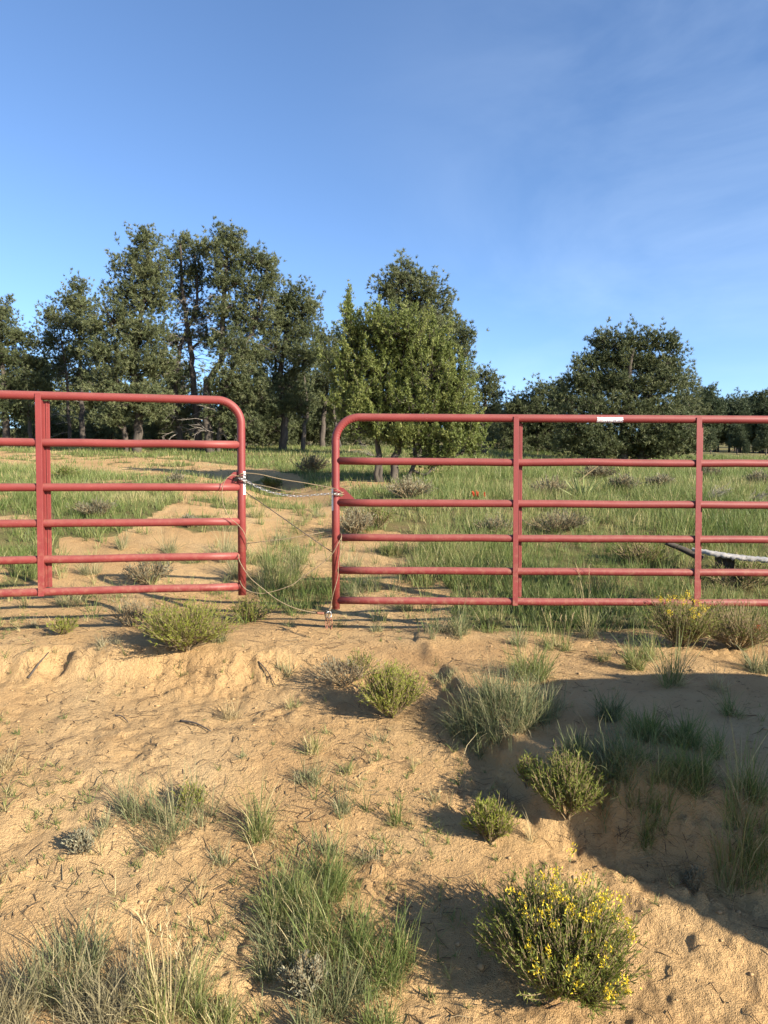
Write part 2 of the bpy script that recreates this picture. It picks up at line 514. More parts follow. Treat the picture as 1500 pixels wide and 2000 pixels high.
def red_paint():
    m, N, L, b = new_mat("red_gate_paint")
    tc = N.new("ShaderNodeTexCoord")
    n1 = noise(N, L, 6, 5, .6, tc.outputs['Object']); n2 = noise(N, L, 120, 3, .6, tc.outputs['Object'])
    r = ramp(N, [(.3, (.146, .0215, .0205)), (.7, (.180, .029, .027))]); L.new(n1.outputs['Fac'], r.inputs['Fac'])
    r2 = ramp(N, [(.69, (0, 0, 0)), (.74, (.75, .75, .75))]); L.new(n2.outputs['Fac'], r2.inputs['Fac'])
    c = mixc(N, L, r2.outputs['Color'], r.outputs['Color'], (.32, .165, .125))
    geo = N.new("ShaderNodeNewGeometry"); sp = N.new("ShaderNodeSeparateXYZ"); L.new(geo.outputs['Normal'], sp.inputs[0])
    n3 = noise(N, L, 14, 4, .7, tc.outputs['Object'])
    dust = mathn(N, L, 'MULTIPLY', mathn(N, L, 'MAXIMUM', sp.outputs['Z'], 0.0), mathn(N, L, 'MULTIPLY', n3.outputs['Fac'], .38))
    sz = N.new("ShaderNodeSeparateXYZ"); L.new(tc.outputs['Object'], sz.inputs[0])
    mr = N.new("ShaderNodeMapRange"); mr.inputs['From Min'].default_value = .95; mr.inputs['From Max'].default_value = .10; L.new(sz.outputs['Z'], mr.inputs['Value'])
    n5 = noise(N, L, 26, 6, .75, tc.outputs['Object']); r5 = ramp(N, [(.48, (0, 0, 0)), (.70, (.55, .55, .55))]); L.new(n5.outputs['Fac'], r5.inputs['Fac'])
    c = mixc(N, L, dust, c, (.38, .24, .18))
    c = mixc(N, L, mathn(N, L, 'MULTIPLY', mr.outputs[0], r5.outputs['Color']), c, (.31, .19, .115))
    L.new(c, b.inputs['Base Color'])
    b.inputs['Roughness'].default_value = .55
    b.inputs['Specular IOR Level'].default_value = .4
    bp = N.new("ShaderNodeBump"); bp.inputs['Strength'].default_value = .12; bp.inputs['Distance'].default_value = .003
    L.new(n2.outputs['Fac'], bp.inputs['Height']); L.new(bp.outputs[0], b.inputs['Normal'])
    return m

M = {}
M['sand'] = sand_material()
M['red'] = red_paint()
M['white'] = plain_mat("white_tape", (.70, .70, .70), (.85, .85, .85), .6, 60)
M['galv'] = plain_mat("galvanised_steel", (.42, .43, .44), (.62, .62, .62), .38, 60, 0, .85)
M['cable'] = plain_mat("weathered_cable", (.17, .125, .075), (.36, .28, .17), .6, 90, .3, .3)
M['rust'] = plain_mat("rusty_sleeve", (.24, .09, .05), (.40, .19, .12), .7, 90, .3, .3)
M['darkwire'] = plain_mat("dark_wire", (.04, .035, .03), (.12, .09, .07), .6, 80, 0, .5)
M['bark'] = plain_mat("grey_bark", (.040, .032, .026), (.105, .086, .068), .95, 14, .8, 0, (1, 1, .25))
M['deadwood'] = plain_mat("dead_wood", (.17, .145, .12), (.34, .30, .26), .9, 20, .6, 0, (1, 1, .3))
M['plank'] = plain_mat("weathered_wood", (.26, .245, .23), (.52, .50, .47), .9, 30, .7, 0, (.12, 1, 1))
M['pinyon'] = leaf_mat("pinyon_needles", [(0, (.048, .066, .030)), (.5, (.112, .134, .058)), (1, (.205, .218, .105))], .20, .52, 1.2, .6)
M['pinyon_far'] = leaf_mat("distant_needles", [(0, (.040, .062, .030)), (.5, (.070, .095, .045)), (1, (.115, .135, .065))], .15, .6, .3, .7)
M['juniper'] = leaf_mat("juniper_scales", [(0, (.070, .100, .024)), (.5, (.148, .184, .046)), (1, (.270, .290, .095))], .28, .55, 2.0, .5)
M['grass'] = leaf_mat("green_grass", [(0, (.100, .150, .036)), (.45, (.185, .232, .070)), (.70, (.290, .300, .115)), (.86, (.47, .39, .18)), (1, (.57, .48, .25))], .35, .5, 1.5, .35)
M['bluegrass'] = leaf_mat("blue_grama_grass", [(0, (.100, .130, .050)), (.45, (.180, .208, .092)), (.75, (.29, .285, .150)), (1, (.48, .40, .22))], .3, .55, 4, .35)
M['straw'] = leaf_mat("dry_straw", [(0, (.24, .18, .09)), (.5, (.42, .33, .17)), (1, (.58, .48, .27))], .3, .6, 6, .3)
M['greygrass'] = leaf_mat("grey_dead_grass", [(0, (.15, .132, .070)), (.5, (.255, .225, .125)), (1, (.38, .33, .20))], .2, .7, 6, .3)
M['brush'] = leaf_mat("rabbitbrush_leaves", [(0, (.130, .165, .022)), (.5, (.245, .280, .042)), (1, (.38, .38, .085))], .35, .5, 9, .4)
M['brush_dark'] = leaf_mat("snakeweed_leaves", [(0, (.100, .135, .026)), (.5, (.195, .230, .046)), (1, (.32, .33, .090))], .35, .5, 9, .4)
M['sage'] = leaf_mat("sagebrush_leaves", [(0, (.125, .122, .080)), (.5, (.215, .205, .135)), (1, (.34, .32, .21))], .2, .7, 5, .4)
M['stem'] = plain_mat("woody_stems", (.16, .115, .06), (.30, .225, .12), .9, 40)
M['flower'] = leaf_mat("yellow_flowers", [(0, (.62, .43, .012)), (.5, (.78, .58, .03)), (1, (.85, .70, .10))], .25, .6, 30, .3)
M['paintbrush'] = leaf_mat("red_bracts", [(0, (.62, .07, .03)), (.5, (.75, .12, .05)), (1, (.80, .22, .10))], .3, .5, 30, .3)
M['yucca'] = leaf_mat("yucca_leaves", [(0, (.16, .20, .07)), (.5, (.25, .29, .11)), (1, (.38, .40, .19))], .15, .45, 10, .3)
M['clod'] = plain_mat("soil_clods", (.34, .215, .10), (.48, .325, .16), .95, 30, .6)
M['litter'] = leaf_mat("dry_twigs", [(0, (.08, .05, .03)), (.5, (.18, .125, .07)), (1, (.34, .26, .15))], 0.0, .9, 8, .3)

# ------------------------------------------------------------------ ground sheet
SAND_PX = [(420, 1290), (640, 1300), (880, 1280), (900, 1195), (850, 1120), (860, 1065), (770, 1045), (672, 1035), (655, 990), (655, 960), (600, 938),
           (540, 918), (400, 903), (200, 890), (-60, 880), (-60, 903), (150, 916), (330, 934), (360, 955), (345, 985), (300, 1015),
           (240, 1045), (110, 1055), (95, 1120), (0, 1145), (-60, 1160), (-60, 1250), (200, 1250)]
SAND = [tuple(ground(*p)[:2]) for p in SAND_PX]

def sand_mask(x, y):
    xx = x + .22 * fbm(x * 2.1, y * 2.1, 3); yy = y + .22 * fbm(x * 2.1 + 40, y * 2.1, 3)
    s = in_poly(xx, yy, SAND).astype(float)
    isl = sstep(fbm(x * 1.7 + 50, y * 1.7 + 20, 3), .08, .34) * sstep(y, 5.2, 6.2)
    s = s * (1 - .75 * isl)
    s = s * (1 - .5 * np.exp(-((x - np.interp(y, [5, 7, 9, 11], [-.75, -.92, -1.05, -1.15])) / .20) ** 2) * sstep(y, 5.4, 6.0) * sstep(y, 10.5, 9))
    lip = 4.75 + .25 * fbm(x * 1.5, y * 0 + 3, 2)
    s = np.maximum(s, sstep(y, lip + .25, lip - .1))
    # a few bare patches in the meadow
    s = np.maximum(s, .8 * sstep(fbm(x * .55 + 7, y * .55 + 2, 3), .30, .5))
    return s

def build_ground():
    rr = [.05, .4, .8, 1.1, 1.3]
    r = 1.45
    while r < 900:
        rr.append(r)
        r *= 1.0048 if r < 7 else (1.009 if r < 30 else (1.03 if r < 150 else 1.12))
    rr = np.array(rr)
    th = np.concatenate([np.linspace(-math.radians(38), math.radians(38), 430)])
    side = np.linspace(math.radians(38), math.radians(322), 64)[1:-1]
    th = np.concatenate([th, side])
    R, T = np.meshgrid(rr, th, indexing='ij')
    X = R * np.sin(T); Y = R * np.cos(T)
    Z = terr(X.ravel(), Y.ravel()).reshape(X.shape)
    nr, nt = X.shape
    V = np.stack([X, Y, Z], -1).reshape(-1, 3)
    i = np.arange(nr - 1)[:, None] * nt; j = np.arange(nt)[None]; j2 = (j + 1) % nt
    Q = np.stack([i + j, i + j2, i + nt + j2, i + nt + j], -1).reshape(-1, 4)[:, ::-1]
    c = len(V); V = np.concatenate([V, [[0, 0, 0]]])
    T3 = np.stack([np.full(nt, c), (np.arange(nt) + 1) % nt, np.arange(nt)], 1)
    x, y = V[:, 0], V[:, 1]
    veg = 1 - sand_mask(x, y)
    veg = np.where(y < 4.4, 0, veg)
    o = mesh_np('ground', V, T3, Q, M['sand'], None, {'veg': veg}, True)
    o['kind'] = 'structure'
    o['label'] = 'sandy ochre ground rising from the wash to the meadow'
build_ground()

# ------------------------------------------------------------------ the two gates
def arc(c, a0, a1, r, n):
    return [(c[0] + r * math.cos(t), c[1] + r * math.sin(t)) for t in np.linspace(a0, a1, n)]

def make_gate(label, E, direction, rails, tilt, flip, length=3.62):
    """E: foot of the free end post (x, y, z of the ground); direction: unit vector along the gate"""
    D = np.array([direction[0], direction[1], 0.]); D /= np.linalg.norm(D)
    Nn = np.array([-D[1], D[0], 0.])
    if Nn[1] > 0: Nn = -Nn                       # towards the camera
    Z = np.array([0, 0, 1.])
    g = empty('tube_gate', E, label, 'gate', 'red tube gates across the track')
    R = .0262
    def W(u, z, v=0.0):
        return D * u + Z * (z + tilt * u - E[2]) + Nn * v
    top, bot = rails[0], rails[-1]
    ar = .155
    prof = [(0, bot - .056), (0, (bot + top) / 2)] + [(0, top - ar - .02)]
    prof += arc((ar, top - ar), math.pi, math.pi / 2, ar, 40)
    prof += [(u, top) for u in np.linspace(ar + .02, length - ar - .02, 24)]
    prof += arc((length - ar, top - ar), math.pi / 2, 0, ar, 16)
    prof += [(length, bot - .056)]
    path = np.array([W(u, z) for u, z in prof])
    cen = W(ar, top - ar)
    def wrinkle(i, ring):
        if 4 <= i <= 41:
            inward = unit(cen - path[i])
            k = np.clip(ring @ inward, 0, 1) ** 2
            return k * (.0035 if i % 3 == 0 else -.0005)
        return np.zeros(len(ring))
    tube('frame', path, R, M['red'], g, 18, rfun=wrinkle)
    for z in rails[1:]:
        n = 16
        us = np.linspace(.012, length - .012, n)
        sag = RS.randn(n) * .0012
        pts = np.array([W(u, z + s) for u, s in zip(us, sag)])
        tube('rail', pts, R - .0012, M['red'], g, 16)
    s = -1 if flip else 1
    for u0 in (1.206, 2.408, length - .06):
        zc = (top + bot) / 2
        specs = []
        ax = (D * s, Nn, Z)
        hgt = top - bot
        specs.append((W(u0, zc - .006) + D * s * (-.0165) + Nn * .0302, (.034, .003, hgt + .034), ax))
        specs.append((W(u0, zc - .002) + Nn * 0.0, (.003, .058, hgt - .052), ax))
        specs.append((W(u0, zc - .002) + D * s * .018 - Nn * .0302, (.036, .003, hgt - .056), ax))
        specs.append((W(u0, zc - .002) + D * s * .020 - Nn * .0270, (.010, .006, hgt - .058), ax))
        boxes('brace', specs, M['red'], g, .0012)
    # latch plate: the triangle above the third rail with a key slot for the chain
    z3 = rails[2]
    o3 = [(.020, z3 + .020), (.128, z3 + .022), (.118, z3 + .034), (.052, z3 + .098), (.020, z3 + .104)]
    hole = [(.037 + .011 * math.cos(a), z3 + .052 + .011 * math.sin(a)) for a in np.linspace(0, 2 * math.pi, 13)[:-1]]
    bm = bmesh.new()
    for v_ in (.003, -.003):
        ov = [bm.verts.new(W(u, z, v_)) for u, z in o3]; hv = [bm.verts.new(W(u, z, v_)) for u, z in hole]
        ed = [bm.edges.new((ov[i], ov[(i + 1) % len(ov)])) for i in range(len(ov))] + [bm.edges.new((hv[i], hv[(i + 1) % 12])) for i in range(12)]
        bmesh.ops.triangle_fill(bm, edges=ed, use_beauty=True)
        if v_ > 0: fo, fh = ov, hv
        else:
            for A, B in ((fo, ov), (fh, hv)):
                for i in range(len(A)):
                    j = (i + 1) % len(A)
                    bm.faces.new((A[i], A[j], B[j], B[i]))
    bmesh.ops.recalc_face_normals(bm, faces=bm.faces)
    me = bpy.data.meshes.new('latch_plate'); bm.to_mesh(me); bm.free(); me.materials.append(M['red'])
    lp = bpy.data.objects.new('latch_plate', me); col.objects.link(lp); lp.parent = g
    return g, W

z_left = [CAMZ + q for q in (.577, .289, .011, -.214, -.440, -.642)]
EL = at(473, 1150, 4.66); EL[2] = float(terr(EL[0:1], EL[1:2])[0])
dl = at(85, 1150, 4.41) - at(473, 1150, 4.66)
gl, WL = make_gate('red tube gate on the left, swung slightly open, its rails running out of frame', EL, dl, z_left, 0.0, True)
z_right = [CAMZ + q for q in (.473, .184, -.091, -.322, -.542, -.743)]
ER = at(656, 1150, 4.71); ER[2] = float(terr(ER[0:1], ER[1:2])[0])
gr, WR = make_gate('red tube gate on the right with a worn white sticker on its top rail', ER, (1, 0), z_right, -.0055, False)

def curved_patch(name, parent, W, u0, u1, zc, a0, a1, mat, R=.0272, vertical=False, tilt_fix=0):
    """a sticker wrapped on a tube; angles measured from the camera side upwards"""
    n, m = 10, 8
    V = []; rnd = np.random.RandomState(5)
    for i in range(n + 1):
        for j in range(m + 1):
            u = u0 + (u1 - u0) * i / n; a = a0 + (a1 - a0) * j / m
            if not vertical:
                if i in (0, n): u += rnd.uniform(-.004, .004)
                V.append(W(u, zc + R * math.sin(a), R * math.cos(a)))
            else:
                V.append(W(R * math.sin(a), u, R * math.cos(a)))
    Q = [(i * (m + 1) + j, (i + 1) * (m + 1) + j, (i + 1) * (m + 1) + j + 1, i * (m + 1) + j + 1) for i in range(n) for j in range(m)]
    return mesh_np(name, V, None, Q, mat, parent, None, True)

def sticker_mat():
    m, N, L, b = new_mat("worn_sticker")
    tc = N.new("ShaderNodeTexCoord")
    mp = N.new("ShaderNodeMapping"); mp.inputs['Scale'].default_value = (1, 1, 1.6); L.new(tc.outputs['Object'], mp.inputs['Vector'])
    n1 = noise(N, L, 150, 2, .5, mp.outputs['Vector']); n2 = noise(N, L, 55, 4, .6, tc.outputs['Object'])
    r1 = ramp(N, [(.51, (.80, .78, .78)), (.55, (.16, .12, .22))]); L.new(n1.outputs['Fac'], r1.inputs['Fac'])
    r2 = ramp(N, [(.60, (0, 0, 0)), (.64, (1, 1, 1))]); L.new(n2.outputs['Fac'], r2.inputs['Fac'])
    c = mixc(N, L, r2.outputs['Color'], r1.outputs['Color'], (.62, .28, .30))
    sp = N.new("ShaderNodeSeparateXYZ"); L.new(tc.outputs['Object'], sp.inputs[0])
    L.new(c, b.inputs['Base Color']); b.inputs['Roughness'].default_value = .5
    return m
M['sticker'] = sticker_mat()
curved_patch('sticker', gr, WR, 1.722, 1.893, z_right[0], -1.15, .30, M['sticker'])
curved_patch('reflective_tape', gr, WR, z_right[2] - .052, z_right[2] + .098, 0, -1.75, -.55, M['white'], vertical=True)
curved_patch('reflective_tape', gl, WL, z_left[2] - .048, z_left[2] + .104, 0, -1.9, -.45, M['white'], vertical=True)
for gg, ww, rl in ((gl, WL, z_left), (gr, WR, z_right)):
    # hinge straps at the far end
    for zz in (rl[1] - .06, rl[4] + .05):
        boxes('hinge_strap', [(ww(3.66, zz), (.12, .05, .05), None)], M['galv'], gg, .006)

def fence_post(p, label):
    g = Geo()
    base = np.array([p[0], p[1], float(terr(p[0], p[1]))])
    pts = catmull([(0, 0, -.3), (.01, .0, .5), (-.01, .01, 1.1), (.0, .0, 1.75)], 5)
    V, Q, T = sweep(pts, np.linspace(.085, .07, len(pts)), 12)
    o = mesh_np('fence_post', V, T, Q, M['deadwood'], None, None, True, base)
    tag(o, label, 'post')
pl_ = WL(3.80, 0) + np.array(EL); pr_ = WR(3.80, 0) + np.array(ER)
fence_post(pl_, 'weathered wooden post carrying the hinges of the left gate')
fence_post(pr_, 'weathered wooden post carrying the hinges of the right gate')

# ------------------------------------------------------------------ cables and chain between the gates
def gate_depth(px):
    if px < 478: return 4.66 - (478 - px) / 390 * .25
    return 4.66 + (px - 478) / 178 * .05

def px_path(pts, n=8):
    return catmull([at(p[0], p[1], gate_depth(p[0]) - (p[2] if len(p) > 2 else .035)) for p in pts], n)

def cable(label, pts, r=.0027, mat='cable'):
    path = px_path(pts)
    o0 = path[0]
    o = tube('steel_cable', path - o0, r, M[mat], None, 6, loc=o0)
    tag(o, label, 'cable', 'cables tied between the gates')
    return o
c1 = cable('tan cable bending down the left gate end to the clasp on the sand',
      [(466, 930, .04), (452, 928, .04), (440, 938, .045), (434, 956, .045), (436, 985, .045), (448, 1010, .045), (464, 1024, .045), (477, 1041, .05), (482, 1060, .03),
       (481, 1074, -.02), (473, 1078, -.04), (466, 1080, .0), (466, 1090, .04), (473, 1106, .05), (490, 1130, .06), (515, 1151, .07), (541, 1171, .08), (571, 1186, .08), (600, 1194, .07), (620, 1197, .05)])
cable('tan cable looping low round the left end post and up to the right gate',
      [(482, 1066, -.04), (474, 1100, -.045), (468, 1124, -.04), (468, 1132, .01), (474, 1145, .045), (488, 1155, .05), (512, 1159, .06), (541, 1153, .06), (571, 1142, .06), (587, 1130, .05),
       (620, 1107, .05), (647, 1084, .05), (660, 1062, .05), (667, 1048, .03), (664, 1040, -.01), (656, 1037, -.045), (640, 1038, -.04), (600, 1045, -.01), (560, 1052, .0), (520, 1057, .0), (486, 1061, -.02), (478, 1062, -.045)])
cable('straight dark cable running diagonally down across the gap', [(474, 955, -.04), (484, 964, -.02), (530, 996, .0), (580, 1031, .0), (620, 1059, .0), (648, 1078, -.03), (658, 1085, -.045)], .0030, 'darkwire')
cable('uppermost cable stretched across the gap between the latch plates', [(466, 940, .0), (463, 932, .02), (470, 926, .045), (482, 924, .03), (510, 927), (550, 936), (600, 944), (648, 953), (660, 957, .045), (667, 962, .01), (664, 968, -.03)], .0030)
cable('slack thin cable sagging just above the chain', [(476, 938, .045), (486, 943), (520, 950), (560, 959), (600, 965), (630, 967), (650, 966, .045), (664, 967, .04), (669, 964, .0)], .0026)
cable('cable dropping down the right end post to the clasp', [(667, 1047, .03), (666, 1070, .04), (661, 1100, .045), (660, 1125, .05), (655, 1145, .06), (650, 1163, .06), (646, 1184, .06)])

# galvanised chain
path = px_path([(466, 934, .05), (478, 938, .05), (486, 942), (505, 952), (525, 960), (550, 966), (580, 969), (600, 968), (620, 966), (646, 964), (658, 965, .05), (668, 964, .02)], 30)
seg = np.linalg.norm(np.diff(path, axis=0), axis=1); cum = np.concatenate([[0], np.cumsum(seg)])
chain = empty('gate_chain', path[0], 'thin galvanised chain sagging between the two latch plates', 'chain')
pitch = .0225; nl = int(cum[-1] / pitch)
link_path = [(.0150 * math.cos(t), .0062 * math.sin(t), 0) for t in np.linspace(0, 2 * math.pi, 15)[:-1]]
lv, lq, lt = sweep(link_path, .0017, 6, True)
link_mesh = None
from mathutils import Matrix
for i in range(nl):
    s = (i + .5) * pitch
    c = np.array([np.interp(s, cum, path[:, k]) for k in range(3)])
    c2 = np.array([np.interp(s + .004, cum, path[:, k]) for k in range(3)])
    t = unit(c2 - c + 1e-7); b0 = unit(np.cross(t, [0, 0, 1.]))
    n0 = np.cross(b0, t)
    a = (i % 2) * math.pi / 2 + .5
    bb = b0 * math.cos(a) + n0 * math.sin(a); nn = np.cross(t, bb)
    if link_mesh is None:
        o = mesh_np('link', lv, None, lq, M['galv'], chain, None, True); link_mesh = o.data
    else:
        o = bpy.data.objects.new('link', link_mesh); col.objects.link(o); o.parent = chain
    m4 = Matrix((tuple(t) + (0,), tuple(bb) + (0,), tuple(nn) + (0,), (0, 0, 0, 1))).transposed()
    m4.translation = Vector(c - path[0]); o.matrix_local = m4

# tangle of dark wire round the left latch plate, wraps round the right post
def wire_tangle(name, label, cx, cy, seed, n, mat):
    rnd = np.random.RandomState(seed)
    p0 = at(cx, cy, gate_depth(cx))
    pts = []
    for k in range(n * 5):
        a = k * 2 * math.pi / 5
        pts.append((.040 * math.cos(a) + rnd.uniform(-.006, .006), .036 * math.sin(a) + rnd.uniform(-.003, .003), rnd.uniform(-.022, .022) + .012 * math.sin(k * .7)))
    o = tube(name, catmull(pts, 5), .0024, M[mat], None, 6, loc=p0)
    return tag(o, label, 'wire')
wire_tangle('twisted_wire', 'dark wire twisted round the left end post and its latch plate', 469, 937, 3, 6, 'darkwire')
wire_tangle('twisted_wire', 'tan wire wrapped round the right end post by its latch plate', 660, 963, 4, 3, 'cable')

# clasp where the cable ends meet above the sand
cz = at(641, 1203, 4.64)
cl = empty('cable_clasp', cz, 'small steel clasp with hanging links at the foot of the right gate', 'clasp')
def q(px, py, dd=0): return at(px, py, 4.64 - dd) - cz
tube('crimp_sleeve', catmull([q(619, 1197), q(626, 1198), q(633, 1198)], 4), .0085, M['rust'], cl, 8)
tube('crimp_sleeve', catmull([q(647, 1183), q(645, 1188), q(643, 1192)], 4), .0085, M['cable'], cl, 8)
def ringpath(c, rx, rz, ph, n=18):
    return np.array([c + np.array([rx * math.cos(t), .008 * math.sin(2 * t + ph), rz * math.sin(t)]) for t in np.linspace(0, 2 * math.pi, n + 1)[:-1]])
tube('ring', ringpath(q(642, 1201), .017, .022, 0), .0032, M['galv'], cl, 7, True)
tube('ring', ringpath(q(638, 1200), .012, .026, 1), .0032, M['darkwire'], cl, 7, True)
tube('hanging_link', ringpath(q(638, 1217), .0075, .036, 2), .0034, M['rust'], cl, 7, True)
tube('hanging_link', ringpath(q(646, 1218), .0085, .036, .6), .0034, M['rust'], cl, 7, True)

# ------------------------------------------------------------------ trees
def make_tree(name, label, D, bx, lobes, trunks, seed, kind='pinyon', dens=1.0, leaf=1.0, dead=0, cat='tree', group=None, mat=None, spread=.8):
    rs = np.random.RandomState(seed)
    O = at(bx, 900, D); O[2] = float(terr(O[0:1], O[1:2], False)[0]) - .05
    s = D / F
    loc = lambda px, py: np.array([(px - bx) * s, 0, at(px, py, D)[2] - O[2]])
    t = empty(name, O, label, cat, group)
    gb = Geo(); gf = Geo(); gd = Geo()
    TP = []
    for tr in trunks:
        pts = [loc(*p[:2]) for p in tr[1]]
        pts[0] = np.array([pts[0][0], rs.uniform(-.1, .1), 0 - .1])
        off = rs.uniform(-.25, .25)
        for k in range(1, len(pts)): pts[k][1] = off * k / len(pts) * spread * 2
        c = catmull(pts, 6)
        c[1:-1] += rs.randn(len(c) - 2, 3) * .02
        rad = np.linspace(tr[0], tr[0] * .25, len(c))
        V, Q, T3 = sweep(c, rad, 8); gb.add(V, T3, Q)
        TP.append((c, rad))
    allp = np.concatenate([c for c, r in TP]); allr = np.concatenate([r for c, r in TP])
    grow = 1.18 if kind == 'pinyon' else 1.14
    for (lx, ly, rx, ry) in lobes:
        rx *= grow; ry *= grow
        c = loc(lx, ly); R = np.array([rx * s, (.55 * rx + .45 * ry) * s * 1.05, ry * s])
        c[1] = rs.uniform(-.6, .6) * R[1] * spread
        # limb from the trunk, starting lower than the lobe
        want = c - np.array([0, 0, .35 * R[2] + .25 * np.linalg.norm(c[:2])])
        i = int(np.argmin(np.linalg.norm((allp - want) * np.array([1, 1, 1.4]), axis=1)))
        a = allp[i]; mid = (a + c) / 2 + np.array([0, 0, -.08]) + rs.randn(3) * .06
        lp = catmull([a, mid, c, c + (c - mid) * .5], 4)
        r0 = min(allr[i] * .7, .05 + .03 * R[2]); 
        cones(gb, lp[:-1], lp[1:], np.linspace(r0, .012, len(lp))[:-1], np.linspace(r0, .012, len(lp))[1:], 5)
        if kind == 'pinyon':
            n = int(dens * 40 * (R[0] * R[2] + R[0] * R[1] + R[1] * R[2]) / 3 / .36) + 5
        else:
            n = int(dens * 60 * (R[0] * R[2] + R[0] * R[1] + R[1] * R[2]) / 3 / .36) + 6
        d = unit(rs.randn(n, 3)); d[:, 2] = np.where(d[:, 2] < -.3, d[:, 2] * .6, d[:, 2])
        rad = np.minimum(rs.rand(n) ** (1 / 2.1) * (1 + .14 * rs.randn(n)), 1.15)
        P = c + d * R * rad[:, None]
        P[:, 2] = np.maximum(P[:, 2], .05)
        st = lp[rs.randint(len(lp) // 2, len(lp), n)]
        mid = (st + P) / 2 + rs.randn(n, 3) * .04 - np.array([0, 0, .03])
        cones(gb, st, mid, .011, .008, 3); cones(gb, mid, P, .008, .004, 3)
        out = unit(P - (c - np.array([0, 0, .25 * R[2]])))
        if kind == 'pinyon':
            m = 11
            ln = rs.uniform(.05, .34, n) * leaf * np.where((rad > .78) & (d[:, 2] > .15), 1.55, 1)
            up = unit(out * .7 + np.array([0, 0, .8]) + rs.randn(n, 3) * .3)
            fr = np.tile(np.linspace(-.5, 1, m), n)
            ctr = np.repeat(P, m, 0) + np.repeat(up * ln[:, None], m, 0) * fr[:, None] + rs.randn(n * m, 3) * np.array([1, 1, .7]) * (.095 * leaf * (1.25 - .75 * fr))[:, None]
            ax = np.repeat(unit(up + out * .4), m, 0)
            tsp = np.repeat(rs.rand(n) * .5 + .25, m)
            K = 13; Ln, Wn = (.065, .130), (.015, .026)
        else:
            m = 16
            ln = rs.uniform(.18, .46, n) * leaf
            up = unit(out * .7 + np.array([0, 0, 1.0]) + rs.randn(n, 3) * .25)
            fr = np.tile(np.linspace(-.3, 1, m), n)
            ctr = np.repeat(P, m, 0) + np.repeat(up * ln[:, None], m, 0) * fr[:, None] + rs.randn(n * m, 3) * (.040 * leaf * (1.25 - fr))[:, None]
            cones(gb, P - up * .08, P + up * ln[:, None] * .8, .005, .002, 3)
            ax = np.repeat(up, m, 0)
            tsp = np.repeat(rs.rand(n) * .5 + .2, m) + .12 * fr
            K = 8; Ln, Wn = (.030, .065), (.014, .022)
        N = len(ctr) * K
        cc = np.repeat(ctr, K, 0)
        dr = unit(np.repeat(ax, K, 0) * .75 + rs.randn(N, 3) * .62)
        sd_ = unit(np.cross(dr, rs.randn(N, 3)))
        Lh = rs.uniform(*Ln, N)[:, None] * leaf; Wh = rs.uniform(*Wn, N)[:, None] * leaf * .5
        b0 = cc + rs.randn(N, 3) * .012 * leaf
        V = np.stack([b0 - sd_ * Wh, b0 + sd_ * Wh, b0 + dr * Lh], 1).reshape(-1, 3)
        T = np.arange(N * 3).reshape(-1, 3)
        gf.add(V, T, None, np.repeat(np.clip(np.repeat(tsp, K) + rs.randn(N) * .13, 0, 1), 3))
    # bare twigs
    if dead:
        z0 = .08 * allp[:, 2].max(); z1 = .75 * allp[:, 2].max()
        idx = np.where((allp[:, 2] > z0) & (allp[:, 2] < z1))[0]
        st = allp[rs.choice(idx, dead)]
        a = rs.rand(dead) * 2 * math.pi
        L = rs.uniform(.35, 1.15, dead)
        dv = np.stack([np.cos(a), np.sin(a), rs.uniform(-.35, .35, dead)], 1)
        p1 = st + dv * (L * .5)[:, None]; p2 = p1 + (dv + np.array([0, 0, -.35]) + rs.randn(dead, 3) * .3) * (L * .5)[:, None]
        cones(gd, st, p1, .014, .009, 4); cones(gd, p1, p2, .009, .003, 4)
        for k in range(4):
            f = rs.uniform(.1, .9, dead)[:, None]
            q0 = p1 * (1 - f) + p2 * f
            q1 = q0 + unit(dv + rs.randn(dead, 3) * .7 + np.array([0, 0, -.3])) * rs.uniform(.12, .4, dead)[:, None]
            cones(gd, q0, q1, .005, .002, 3)
        gd.build('dead_branches', M['deadwood'], t)['kind'] = 'stuff'
    gb.build('trunk', M['bark'], t, True)
    gf.build('crown', mat or M['juniper' if kind == 'juniper' else 'pinyon'], t)
    return t

G_L = 'pines in the grove behind the left gate'
make_tree('pinyon_pine', 'tall dense pine left of the grove centre, its pointed top second from the highest', 24, 270,
    [(290, 478, 22, 26), (268, 520, 34, 30), (305, 535, 28, 34), (250, 572, 34, 32), (292, 590, 42, 38), (232, 632, 42, 38), (282, 655, 48, 40), (210, 690, 40, 34),
     (255, 715, 52, 38), (310, 710, 34, 40), (215, 760, 38, 32), (270, 785, 50, 36), (305, 800, 30, 34), (225, 815, 28, 28)],
    [(.17, [(268, 880), (272, 800), (262, 700), (278, 600), (290, 490)]), (.10, [(250, 880), (235, 790), (228, 690), (240, 610)])], 1)
make_tree('pinyon_pine', 'thin-crowned pine with bare dead branches in the middle of the grove', 25, 362,
    [(358, 474, 15, 20), (345, 505, 18, 20), (385, 490, 18, 20), (362, 530, 30, 26), (395, 550, 24, 26), (350, 575, 24, 26), (380, 610, 30, 26), (345, 660, 22, 26), (402, 660, 24, 30), (350, 740, 24, 34), (375, 800, 32, 32), (335, 820, 26, 28)],
    [(.15, [(392, 880), (385, 800), (378, 700), (366, 600), (360, 480)]), (.12, [(360, 880), (348, 800), (352, 700), (390, 590), (388, 500)])], 2, dens=.62, dead=150)
